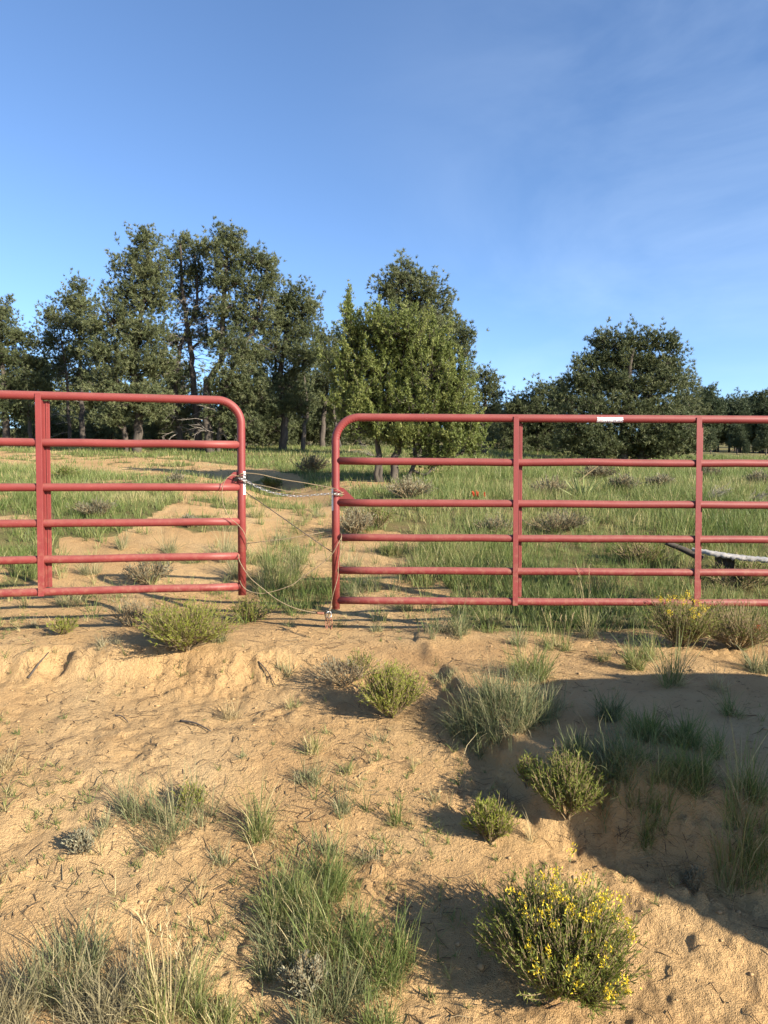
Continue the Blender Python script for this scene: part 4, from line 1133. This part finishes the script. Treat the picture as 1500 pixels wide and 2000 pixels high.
# --- foreground tufts
TUFTS = [
 (450, 1405, 46, 52, 60, 'straw', .35, .2, 'small dry tuft alone on the wash below the wide bush'),
 (607, 1467, 56, 46, 60, 'grass', .60, .35, 'thin upright tuft in the middle of the sand'),
 (602, 1526, 52, 100, 110, 'bluegrass', .5, .25, 'low spreading tuft just below the thin upright tuft'),
 (678, 1510, 30, 46, 50, 'grass', .5, .3, 'tiny tuft right of the low spreading tuft'),
 (668, 1592, 52, 62, 80, 'bluegrass', .55, .3, 'small tuft with a long shadow near the centre'),
 (771, 1603, 62, 32, 50, 'grass', .45, .3, 'narrow green tuft with a long shadow right of centre'),
 (338, 1608, 98, 190, 320, 'bluegrass', .5, .22, 'big loose tuft in the left foreground'),
 (252, 1590, 70, 90, 90, 'bluegrass', .55, .3, 'sparse blades at the left side of the big loose tuft'),
 (508, 1632, 92, 86, 190, 'grass', .40, .2, 'leafy green tuft right of the big loose tuft'),
 (640, 1668, 46, 70, 90, 'bluegrass', .45, .25, 'low tuft above the big grass clump'),
 (720, 1690, 30, 80, 70, 'greygrass', .5, .3, 'dead matted tuft right of the big grass clump'),
 (535, 1775, 84, 130, 420, 'grass', .42, .12, 'upper left part of the big grass clump at the bottom'),
 (615, 1752, 84, 140, 420, 'grass', .38, .12, 'upper right part of the big grass clump at the bottom'),
 (560, 1865, 80, 150, 420, 'bluegrass', .40, .25, 'grey-green middle of the big grass clump'),
 (660, 1850, 90, 160, 480, 'grass', .40, .12, 'green centre of the big grass clump'),
 (745, 1895, 88, 140, 420, 'grass', .36, .12, 'right edge of the big grass clump'),
 (655, 1950, 90, 150, 320, 'bluegrass', .45, .25, 'lower fringe of the big grass clump'),
 (130, 1915, 95, 160, 420, 'bluegrass', .45, .25, 'blue-green clump in the lower left corner'),
 (215, 1975, 110, 170, 460, 'greygrass', .45, .2, 'grey dead clump at the bottom left'),
 (330, 1985, 110, 170, 420, 'grass', .55, .35, 'yellowing clump with tall stalks at the bottom left'),
 (30, 1985, 110, 150, 360, 'greygrass', .4, .2, 'grey clump in the extreme bottom left corner'),
 (430, 2010, 70, 120, 200, 'grass', .5, .3, 'short clump at the bottom edge left of centre'),
 (740, 2015, 70, 130, 220, 'grass', .42, .15, 'green clump at the bottom edge right of centre'),
 (600, 2025, 60, 120, 200, 'bluegrass', .45, .2, 'bluish clump at the bottom edge in the centre'),
 (985, 1395, 76, 150, 620, 'bluegrass', .48, .18, 'wide blue-grey grass mound beside the shadow'),
 (930, 1385, 62, 100, 320, 'bluegrass', .50, .2, 'left flank of the blue-grey grass mound'),
 (1050, 1385, 52, 100, 260, 'bluegrass', .52, .3, 'right flank of the blue-grey grass mound'),
 (1035, 1322, 62, 100, 240, 'grass', .36, .12, 'bright green grass behind the blue-grey mound'),
 (868, 1240, 62, 110, 300, 'bluegrass', .42, .2, 'dense tuft below the first bay of the right gate'),
 (1240, 1306, 62, 68, 170, 'grass', .35, .12, 'bright upright tuft above the shadow'),
 (1312, 1340, 92, 84, 120, 'grass', .50, .3, 'tall coarse tuft with broad blades above the shadow'),
 (1405, 1346, 56, 52, 60, 'straw', .55, .2, 'pale thin tuft on the sunlit sand at the right'),
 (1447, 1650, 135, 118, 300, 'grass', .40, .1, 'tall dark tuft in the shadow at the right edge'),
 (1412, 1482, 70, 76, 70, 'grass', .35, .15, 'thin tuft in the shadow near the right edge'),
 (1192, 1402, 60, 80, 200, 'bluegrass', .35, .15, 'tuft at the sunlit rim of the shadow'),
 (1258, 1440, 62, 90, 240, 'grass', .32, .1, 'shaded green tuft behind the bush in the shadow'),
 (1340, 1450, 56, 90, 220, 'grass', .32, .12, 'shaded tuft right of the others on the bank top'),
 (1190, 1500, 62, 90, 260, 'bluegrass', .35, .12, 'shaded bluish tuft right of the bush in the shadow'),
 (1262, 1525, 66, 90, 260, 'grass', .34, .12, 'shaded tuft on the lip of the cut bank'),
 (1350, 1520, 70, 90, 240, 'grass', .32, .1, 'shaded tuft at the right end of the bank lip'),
 (1150, 1245, 80, 60, 50, 'grass', .5, .3, 'tall thin seeding grass below the second bay of the right gate'),
 (1090, 1265, 44, 90, 140, 'grass', .48, .25, 'low grass in front of the seeding grass'),
 (12, 1498, 40, 100, 160, 'straw', .45, .3, 'flattened dry straw at the left edge'),
 (205, 1265, 26, 120, 120, 'greygrass', .5, .3, 'dead matted grass on the crumbling lip at the left'),
 (560, 1320, 30, 60, 60, 'bluegrass', .5, .3, 'small tuft on the slope left of the straggly plant'),
 (575, 1385, 26, 60, 50, 'grass', .6, .4, 'sparse little tuft below the straggly plant'),
 (740, 1450, 24, 50, 40, 'bluegrass', .5, .3, 'tiny tuft below the bright green bush'),
 (540, 1145, 100, 120, 430, 'grass', .36, .15, 'thick green tuft in the gap between the gates'),
 (575, 1140, 60, 70, 200, 'greygrass', .5, .3, 'grey dead tuft beside the thick green one in the gap'),
 (730, 1158, 50, 140, 320, 'bluegrass', .35, .25, 'dark tuft behind the first bay of the right gate'),
 (435, 1095, 70, 95, 280, 'bluegrass', .60, .35, 'pale dry tuft behind the left gate by the sand track'),
 (550, 1060, 34, 80, 200, 'bluegrass', .45, .3, 'low tuft in the middle of the sand track'),
 (755, 1082, 36, 60, 160, 'grass', .45, .2, 'small tuft on the sand behind the right gate'),
 (240, 1072, 38, 44, 120, 'bluegrass', .45, .25, 'small round tuft on the sand behind the left gate'),
 (500, 1010, 34, 60, 160, 'grass', .40, .2, 'tuft beside the left end post on the track'),
 (655, 1225, 26, 60, 40, 'grass', .55, .3, 'tiny sprigs on the sand by the foot of the right gate'),
 (820, 1130, 50, 80, 200, 'grass', .42, .2, 'tuft at the edge of the grass behind the right gate'),
 (1110, 1215, 40, 130, 260, 'grass', .42, .2, 'grass growing round the bottom rail of the right gate'),
 (1210, 1222, 48, 130, 260, 'bluegrass', .40, .2, 'shadowed grass under the right gate before the flowering bush'),
 (60, 1225, 24, 70, 70, 'greygrass', .5, .3, 'dry tuft under the left gate at the left edge'),
 (140, 1175, 40, 130, 160, 'bluegrass', .6, .4, 'dry tuft beneath the left gate brace'),
 (300, 1235, 40, 70, 130, 'bluegrass', .5, .3, 'greyish tuft at the left foot of the wide yellow-green bush'),
 (425, 1250, 46, 70, 140, 'bluegrass', .55, .3, 'pale tuft at the right foot of the wide yellow-green bush'),
 (520, 1160, 40, 70, 150, 'greygrass', .6, .3, 'dry grey tuft between the left end post and the thick green tuft'),
 (560, 1225, 22, 46, 40, 'grass', .5, .3, 'sparse little tuft on the sand below the gap'),
 (735, 1235, 26, 60, 60, 'bluegrass', .5, .3, 'sparse tuft under the first rail of the right gate'),
 (790, 1190, 40, 80, 150, 'bluegrass', .45, .3, 'tuft just behind the bottom rail of the first bay'),
 (960, 1225, 50, 90, 200, 'grass', .45, .25, 'green tuft straddling the foot of the first brace'),
 (1010, 1260, 34, 80, 110, 'bluegrass', .55, .3, 'thin grass on the sand below the first brace'),
 (1180, 1290, 30, 60, 70, 'grass', .5, .3, 'small tuft left of the bright upright tuft'),
 (1270, 1290, 60, 60, 120, 'grass', .4, .2, 'upright grass at the left foot of the flowering bush by the gate'),
 (1480, 1310, 60, 90, 160, 'bluegrass', .45, .3, 'scrubby grass at the right edge above the shadow'),
 (870, 1330, 26, 60, 60, 'bluegrass', .5, .3, 'low sparse tuft between the bright green bush and the mound'),
 (640, 1430, 22, 40, 36, 'grass', .6, .4, 'tiny sparse tuft above the thin upright tuft'),
 (480, 1480, 18, 36, 26, 'bluegrass', .5, .3, 'tiny sprig alone left of the thin upright tuft'),
 (195, 1625, 40, 70, 60, 'bluegrass', .6, .4, 'thin dry blades right of the pale cushion plant'),
 (430, 1690, 40, 70, 70, 'bluegrass', .55, .4, 'thin tuft left of the big grass clump'),
 (850, 1560, 30, 60, 40, 'bluegrass', .55, .3, 'thin sprig right of the narrow green tuft'),
 (1040, 1640, 60, 30, 24, 'straw', .5, .2, 'few thin upright stems right of the small yellow-green bush'),
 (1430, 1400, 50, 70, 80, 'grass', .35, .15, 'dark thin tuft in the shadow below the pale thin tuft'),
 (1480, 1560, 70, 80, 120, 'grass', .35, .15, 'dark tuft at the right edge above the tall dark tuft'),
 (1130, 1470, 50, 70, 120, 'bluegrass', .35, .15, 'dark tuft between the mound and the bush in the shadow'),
 (460, 1130, 56, 60, 160, 'bluegrass', .6, .4, 'dry tuft behind the end post of the left gate'),
 (330, 1080, 40, 70, 150, 'bluegrass', .5, .3, 'tuft on the sand in the middle of the left gate'),
 (180, 1120, 40, 80, 150, 'bluegrass', .6, .4, 'dry tuft right of the left gate brace'),
 (590, 1100, 40, 60, 140, 'grass', .45, .3, 'tuft at the edge of the track in the gap'),
 (625, 1010, 26, 50, 110, 'bluegrass', .5, .3, 'low tuft on the track seen beside the right end post'),
 (690, 1110, 36, 70, 150, 'bluegrass', .5, .3, 'tuft on the sand right of the right end post'),
 (850, 1100, 44, 70, 170, 'grass', .42, .2, 'tuft at the grass edge behind the first bay of the right gate'),
]
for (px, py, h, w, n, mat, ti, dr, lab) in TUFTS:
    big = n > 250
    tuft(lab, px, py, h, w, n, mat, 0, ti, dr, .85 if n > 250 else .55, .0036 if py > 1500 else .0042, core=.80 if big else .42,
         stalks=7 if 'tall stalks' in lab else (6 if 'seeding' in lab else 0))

# --- shrubs of the meadow
MEADOW = [
 (605, 924, 36, 72, 'sage', .35, 'grey sagebrush at the bend of the sand track', 'sagebrush'),
 (798, 972, 40, 90, 'sage', .80, 'pale grassy bush at the foot of the juniper', 'sagebrush'),
 (1165, 935, 30, 70, 'sage', .25, 'grey sagebrush behind the leaning stick', 'sagebrush'),
 (1075, 972, 40, 70, 'sage', .30, 'dark grey sagebrush left of the yucca', 'sagebrush'),
 (1218, 962, 34, 54, 'sage', .35, 'grey sagebrush right of the yucca', 'sagebrush'),
 (1290, 955, 28, 48, 'sage', .38, 'small grey sagebrush halfway to the right gate post', 'sagebrush'),
 (1388, 936, 24, 40, 'sage', .30, 'small grey sagebrush just right of the gate post', 'sagebrush'),
 (1485, 950, 30, 50, 'sage', .35, 'grey sagebrush at the right edge of the meadow', 'sagebrush'),
 (1090, 1040, 46, 110, 'sage', .22, 'large brown-grey sagebrush behind the second bay of the right gate', 'sagebrush'),
 (965, 1045, 36, 80, 'sage', .30, 'grey sagebrush left of the first gate brace', 'sagebrush'),
 (292, 1142, 54, 80, 'sage', .45, 'grey sagebrush on the sand behind the left gate', 'sagebrush'),
 (692, 1045, 60, 80, 'sage', .55, 'dry bush on the bank right of the sand track', 'sagebrush'),
 (735, 1030, 44, 80, 'brush_dark', .20, 'dark bush on the bank behind the right latch plate', 'rabbitbrush'),
 (1250, 1105, 60, 110, 'brush_dark', .35, 'green bush beside the weathered board', 'rabbitbrush'),
 (530, 955, 24, 40, 'brush_dark', .20, 'small dark bush in the shadow on the track', 'rabbitbrush'),
 (345, 948, 22, 36, 'sage', .35, 'small grey bush at the left bend of the track', 'sagebrush'),
 (185, 1010, 34, 80, 'sage', .25, 'grey bush in the grass behind the left gate', 'sagebrush'),
 (130, 935, 22, 50, 'brush_dark', .25, 'dark green bush in the grass near the left gate brace', 'rabbitbrush'),
 (370, 1030, 22, 40, 'sage', .6, 'small dry bush at the grass edge by the track', 'sagebrush'),
 (1440, 1150, 60, 150, 'brush_dark', .15, 'dark bush under the weathered board at the right edge', 'rabbitbrush'),
]
for (px, py, h, w, mat, ti, lab, nm) in MEADOW:
    sc = scale_at(ground(px, py)) * F / 5.0
    shrub(lab, px, py, h, w, mat, 3, 26, 6, 8, .026 * sc ** .7, .006 * sc ** .8, 0, .5, group='shrubs in the meadow', name=nm, tint=ti, stemr=.0026 * sc ** .7)

# ------------------------------------------------------------------ yucca, stick, board, dead branches, red flowers
def yucca(px, py):
    rs = np.random.RandomState(4)
    O = ground(px, py); s = scale_at(O)
    g = Geo(); n = 70
    a = rs.rand(n) * 2 * math.pi
    blades(g, np.stack([.03 * np.cos(a), .03 * np.sin(a), np.zeros(n)], 1), a, rs.uniform(36, 62, n) * s, np.full(n, .022), rs.uniform(.05, 1.35, n), rs.uniform(0, .15, n), np.clip(.5 + .2 * rs.randn(n), 0, 1), 3, rs)
    o = g.build('yucca', M['yucca'], None, False, O); tag(o, 'spiky yucca with long pale leaves in the meadow', 'yucca')
yucca(1138, 978)
def pole(name, label, a, b, r0, r1, mat, cat):
    path = catmull([a, (a + b) / 2 + np.array([0, .01, .01]), b], 6)
    V, Q, T = sweep(path - path[0], np.linspace(r0, r1, len(path)), 7)
    o = mesh_np(name, V, T, Q, M[mat], None, None, True, path[0]); return tag(o, label, cat)
O = ground(1122, 948)
pole('leaning_stick', 'pale dry stalk leaning above the yucca', O, at(1168, 910, O[1] + .15), .016, .010, 'straw', 'stick')
# weathered board resting in the grass
pa = at(1352, 1070, 6.5); pb = at(1580, 1092, 6.15)
bd = empty('weathered_board', pa, 'long grey weathered board lying in the grass behind the right gate', 'board')
def board():
    rs = np.random.RandomState(3); n = 60; dvec = pb - pa; sv = unit(np.cross([0, 0, 1.], unit(dvec)))
    V = []
    for i in range(n + 1):
        f = i / n; c = dvec * f + np.array([0, 0, -.03 * math.sin(f * 3.0) + .0010 * rs.randn()])
        hw = .11 * min(1, .25 + f * 5) + .002 * rs.randn(); th = .030 + .004 * rs.randn()
        for k in range(7):
            V.append(c + sv * (hw * (k / 3 - 1)) + np.array([0, 0, .0025 * rs.randn()]))
        for k in range(7):
            V.append(c + sv * (hw * (1 - k / 3)) + np.array([0, 0, -th - .004 * rs.rand()]))
    Q = [(i * 14 + k, i * 14 + (k + 1) % 14, (i + 1) * 14 + (k + 1) % 14, (i + 1) * 14 + k) for i in range(n) for k in range(14)]
    mesh_np('plank', V, None, Q, M['plank'], bd)
board()
for f in (.3, .82):
    c = (pb - pa) * f; zt = c[2] + pa[2] - .035; gz = float(terr(pa[0] + c[0], pa[1] + c[1])) - .05
    boxes('block', [(np.array([c[0], c[1] + .02, (zt + gz) / 2 - pa[2]]), (.13, .12, zt - gz), None)], M['bark'], bd, .012)
dp = at(1300, 1060, 6.75); O = ground(1350, 1100)
pole('fallen_branch', 'dark fallen branch at the left end of the weathered board', dp, at(1372, 1092, 6.6), .022, .035, 'bark', 'branch')

def dead_bush(label, px, py, w, h, seed, lean, n=26, mat='deadwood'):
    rs = np.random.RandomState(seed); O = ground(px, py); s = scale_at(O); g = Geo()
    for i in range(n):
        a = rs.randn() * .6; l = rs.uniform(.5, 1) * w * s
        p = np.zeros(3); d = unit(np.array([lean * math.cos(a), math.sin(a), rs.uniform(.15, .9) * h / w]))
        for k in range(4):
            q_ = p + d * l / 4; q_[2] = max(q_[2], .01)
            cones(g, [p], [q_], .008 * (1 - k / 5), .008 * (1 - (k + 1) / 5), 4)
            for _ in range(2):
                cones(g, [q_], [q_ + unit(d + rs.randn(3) * .6) * l * .22], .003, .0012, 3)
            d = unit(d + rs.randn(3) * .22); p = q_
    o = g.build('dead_bush', M[mat], None, False, O); tag(o, label, 'dead bush')
dead_bush('bare fallen dead bush just right of the gate post in the meadow', 1375, 978, 55, 36, 5, 1)
dead_bush('bare dead bush near the right edge of the meadow', 1460, 978, 45, 30, 6, 1)
dead_bush('grey dead branch lying left of the juniper trunk', 735, 892, 62, 32, 7, -1, 8)
dead_bush('pale fallen dead limbs among the trunks at the left of the grove', 95, 862, 60, 30, 8, 1, 14)

def red_flower(label, px, py, h, n, seed):
    rs = np.random.RandomState(seed); O = ground(px, py); s = scale_at(O); t = empty('paintbrush_flower', O, label, 'flower', 'red paintbrush flowers')
    g = Geo(); gs = Geo(); H = h * s
    for i in range(n):
        b = np.array([rs.randn() * .05 * n / 4, rs.randn() * .04, 0]); e = b + np.array([rs.randn() * .03, rs.randn() * .03, H * rs.uniform(.8, 1.05)])
        cones(gs, [b], [e], .003, .002, 4)
        m = 44
        f = rs.rand(m); p = b + (e - b) * (.62 + .38 * f)[:, None]
        a = rs.rand(m) * 6.28
        blades(g, p, a, rs.uniform(.018, .034, m) * (1.25 - .5 * f), np.full(m, .009), rs.uniform(.3, .9, m), np.full(m, -.3), rs.rand(m), 2, rs)
    gs.build('stems', M['grass'], t); g.build('bracts', M['paintbrush'], t)
red_flower('single red paintbrush flower below the right gate at the right edge', 1468, 1268, 44, 1, 3)
red_flower('cluster of orange-red paintbrush flowers in the meadow behind the right gate', 935, 985, 24, 5, 4)

# ------------------------------------------------------------------ litter, clods, pebbles
def litter():
    rs = np.random.RandomState(21)
    g = Geo(); n = 11000
    y = rs.uniform(1.9, 6.2, n); x = rs.uniform(-.66, .66, n) * y
    k = (rs.rand(n) < np.clip(.40 + 1.2 * fbm(x * 1.6, y * 1.6 + 5, 3), .06, 1)); x, y = x[k], y[k]; n = len(x)
    a = rs.rand(n) * 6.28; L = rs.gamma(2.0, .018, n) + .008
    dx, dy = np.cos(a) * L, np.sin(a) * L
    zf = lambda X, Y: terr(X, Y) + .003
    p0 = np.stack([x, y, zf(x, y)], 1)
    bx = x + dx * .5 + rs.randn(n) * L * .12; by = y + dy * .5 + rs.randn(n) * L * .12
    p1 = np.stack([bx, by, zf(bx, by) + rs.rand(n) * .006], 1); p2 = np.stack([x + dx, y + dy, zf(x + dx, y + dy) + rs.rand(n) * L * .12], 1)
    r = rs.uniform(.0007, .0021, n); tn = rs.rand(n) ** 1.5
    cones(g, p0, p1, r, r * .9, 3, tn); cones(g, p1, p2, r * .9, r * .5, 3, tn)
    o = g.build('twig_litter', M['litter']); tag(o, 'dry twigs and broken stems scattered over the sand', 'litter', None, 'stuff')
    g = Geo(); n = 14000
    y = rs.uniform(1.9, 6.5, n); x = rs.uniform(-.68, .68, n) * y
    k = rs.rand(n) < np.clip(.28 + 1.3 * fbm(x * 1.4 + 12, y * 1.4, 3) + .7 * np.exp(-((y - 4.25) / .25) ** 2) * (x < -.1), .05, 1); x, y = x[k], y[k]; n = len(x)
    ico = np.array([(1, 0, 0), (0, 1, 0), (-1, 0, 0), (0, -1, 0), (.2, .1, .9), (0, 0, -1)])
    it = np.array([(0, 1, 4), (1, 2, 4), (2, 3, 4), (3, 0, 4), (1, 0, 5), (2, 1, 5), (3, 2, 5), (0, 3, 5)])
    sz = np.clip(rs.lognormal(-5.75, .60, n), .0012, .014)
    V = ico[None] * (sz[:, None, None] * rs.uniform(.6, 1.3, (n, 6, 1))) * np.stack([rs.uniform(.8, 1.5, n), rs.uniform(.8, 1.3, n), rs.uniform(.5, .8, n)], 1)[:, None]
    V = V + np.stack([x, y, terr(x, y) + sz * .15], 1)[:, None]
    T = (it[None] + np.arange(n)[:, None, None] * 6).reshape(-1, 3)
    g.add(V.reshape(-1, 3), T, None, .5)
    o = g.build('soil_crumbs', M['clod']); tag(o, 'crumbs and small clods of ochre soil on the sand', 'soil', None, 'stuff')
    g = Geo(); n = 5200
    y = rs.uniform(1.9, 6.0, n); x = rs.uniform(-.66, .66, n) * y
    k = rs.rand(n) < np.clip(.15 + 1.6 * fbm(x * 1.2 + 31, y * 1.2 + 8, 3), .02, 1); x, y = x[k], y[k]; n = len(x)
    nb = 9; P = np.repeat(np.stack([x, y, terr(x, y)], 1), nb, 0) + rs.randn(n * nb, 3) * np.array([.006, .006, 0]); N = n * nb
    blades(g, P, rs.rand(N) * 6.28, np.repeat(rs.gamma(2.2, .016, n) + .008, nb) * rs.uniform(.5, 1.2, N), np.full(N, .0032), rs.uniform(.1, 1.3, N), rs.uniform(0, .8, N), np.clip(np.repeat(rs.uniform(.1, .9, n), nb) + .1 * rs.randn(N), 0, 1), 2, rs)
    o = g.build('seedlings', M['grass']); tag(o, 'tiny seedlings and single blades sprouting from the sand', 'seedlings', None, 'stuff')
    # roots and dead stems hanging out of the crumbling lips
    g = Geo()
    spots = [ground(px + rs.randn() * 26, py + rs.randn() * 9) for px, py in [(60, 1315), (110, 1300), (190, 1290), (240, 1285), (340, 1292), (390, 1318), (450, 1330), (500, 1300), (700, 1490), (690, 1380), (930, 1545), (985, 1560), (1010, 1580), (720, 1690), (740, 1710), (1180, 1640), (1240, 1660), (1290, 1690), (1330, 1670), (1380, 1700), (1420, 1650), (1260, 1620), (1340, 1730), (1210, 1600), (1450, 1740), (1300, 1400), (1400, 1560), (1130, 1640), (330, 1630), (280, 1625), (440, 1600)] for _ in range(4)]
    for c in spots:
        m = 9; a = rs.rand(m) * 6.28; Lr = rs.uniform(.03, .13, m)
        blades(g, np.repeat(c[None], m, 0) + rs.randn(m, 3) * .012, a, Lr, np.full(m, .0028), rs.uniform(.7, 1.5, m), rs.uniform(.0, .7, m), rs.rand(m) * .7, 3, rs)
    o = g.build('dead_roots', M['litter']); tag(o, 'dark roots and dead stems sticking out of the crumbling bank edges', 'roots', None, 'stuff')
litter()
for (a, b, r, lab) in (((352, 1413), (412, 1433), .006, 'thick dark stick lying on the wash'), ((225, 1400), (250, 1410), .004, 'short dark twig lying on the wash at the left'), ((505, 1300), (538, 1340), .004, 'dark twig sticking out of the slope'), ((55, 1325), (95, 1275), .007, 'dark root leaning on the crumbling lip at the left')):
    A = ground(*a); B = ground(*b); A[2] += .008; B[2] += .008
    pole('stick', lab, A, B, r, r * .5, 'bark', 'stick')

# ------------------------------------------------------------------ the parked vehicle right of the frame, whose shadow lies on the bank
def vehicle():
    x0, y0, y1 = 2.73, .97, 2.80                # tail, near side, far side
    v = empty('parked_van', (x0 + 2.3, (y0 + y1) / 2, 0), 'dark grey van parked right of the frame, its shadow falling on the cut bank', 'van')
    paint = plain_mat("van_paint", (.05, .055, .06), (.06, .065, .07), .3, 4)
    glass = plain_mat("van_glass", (.01, .012, .014), (.02, .022, .024), .08, 4)
    tyre = plain_mat("tyre_rubber", (.015, .015, .015), (.03, .03, .03), .85, 40)
    base = np.array(v.location)
    zg = float(terr(x0 + 2, 1.0))
    # body as cross-sections along its length: (x, half width, roof z, shoulder half width)
    secs = [(0.0, .62, 1.40, .42), (.06, .74, 1.62, .46), (.25, .86, 1.67, .50), (1.2, .91, 1.70, .52), (2.7, .91, 1.68, .52), (3.3, .91, 1.50, .54), (3.75, .90, 1.10, .72), (4.4, .86, 1.0, .78), (4.62, .74, .85, .68)]
    V = []; m = 16
    for (sx, hw, rz, sh) in secs:
        ring = [(-hw * .96, .32), (-hw, .55), (-hw, .95), (-(hw * .97), min(1.0, rz - .05)), (-(sh + .06), rz - .14), (-sh, rz - .05), (-(sh - .10), rz - .01), (-.25, rz), (.25, rz), (sh - .10, rz - .01), (sh, rz - .05), (sh + .06, rz - .14), (hw * .97, min(1.0, rz - .05)), (hw, .95), (hw, .55), (hw * .96, .32)]
        V += [(sx - 2.3, yy, zz + zg) for yy, zz in ring]
    n = len(secs); Q = [(i * m + k, i * m + (k + 1) % m, (i + 1) * m + (k + 1) % m, (i + 1) * m + k) for i in range(n - 1) for k in range(m)]
    V = np.array(V)
    bm = bmesh.new(); vs = [bm.verts.new(c) for c in V]
    for f in Q: bm.faces.new([vs[i] for i in f])
    bm.faces.new([vs[i] for i in range(m)]); bm.faces.new([vs[(n - 1) * m + i] for i in range(m)][::-1])
    bmesh.ops.recalc_face_normals(bm, faces=bm.faces)
    me = bpy.data.meshes.new('body'); bm.to_mesh(me); bm.free(); me.materials.append(paint)
    b = bpy.data.objects.new('body', me); col.objects.link(b); b.parent = v
    for s in (-1, 1):
        for (wx, ww) in ((-1.55, .85), (-.55, .85), (.45, .80)):
            boxes('window', [((wx, s * .815, zg + 1.33), (ww, .03, .40), ((1, 0, 0), (0, .92, -s * .39 * -1), (0, s * .39 * -1, .92)))], glass, v, .01)
        for wx in (-1.45, 1.45):
            pts = [(wx + .25 * math.cos(t), s * .80, zg + .34 + .25 * math.sin(t)) for t in np.linspace(0, 2 * math.pi, 25)[:-1]]
            w = tube('wheel', pts, .105, tyre, v, 10, True)
            tube('rim', [(wx, s * .74, zg + .34), (wx, s * .86, zg + .34)], .18, M['galv'], w, 16)
vehicle()
print('objects', len(bpy.data.objects), 'tris', sum(len(o.data.polygons) for o in bpy.data.objects if o.type == 'MESH'))
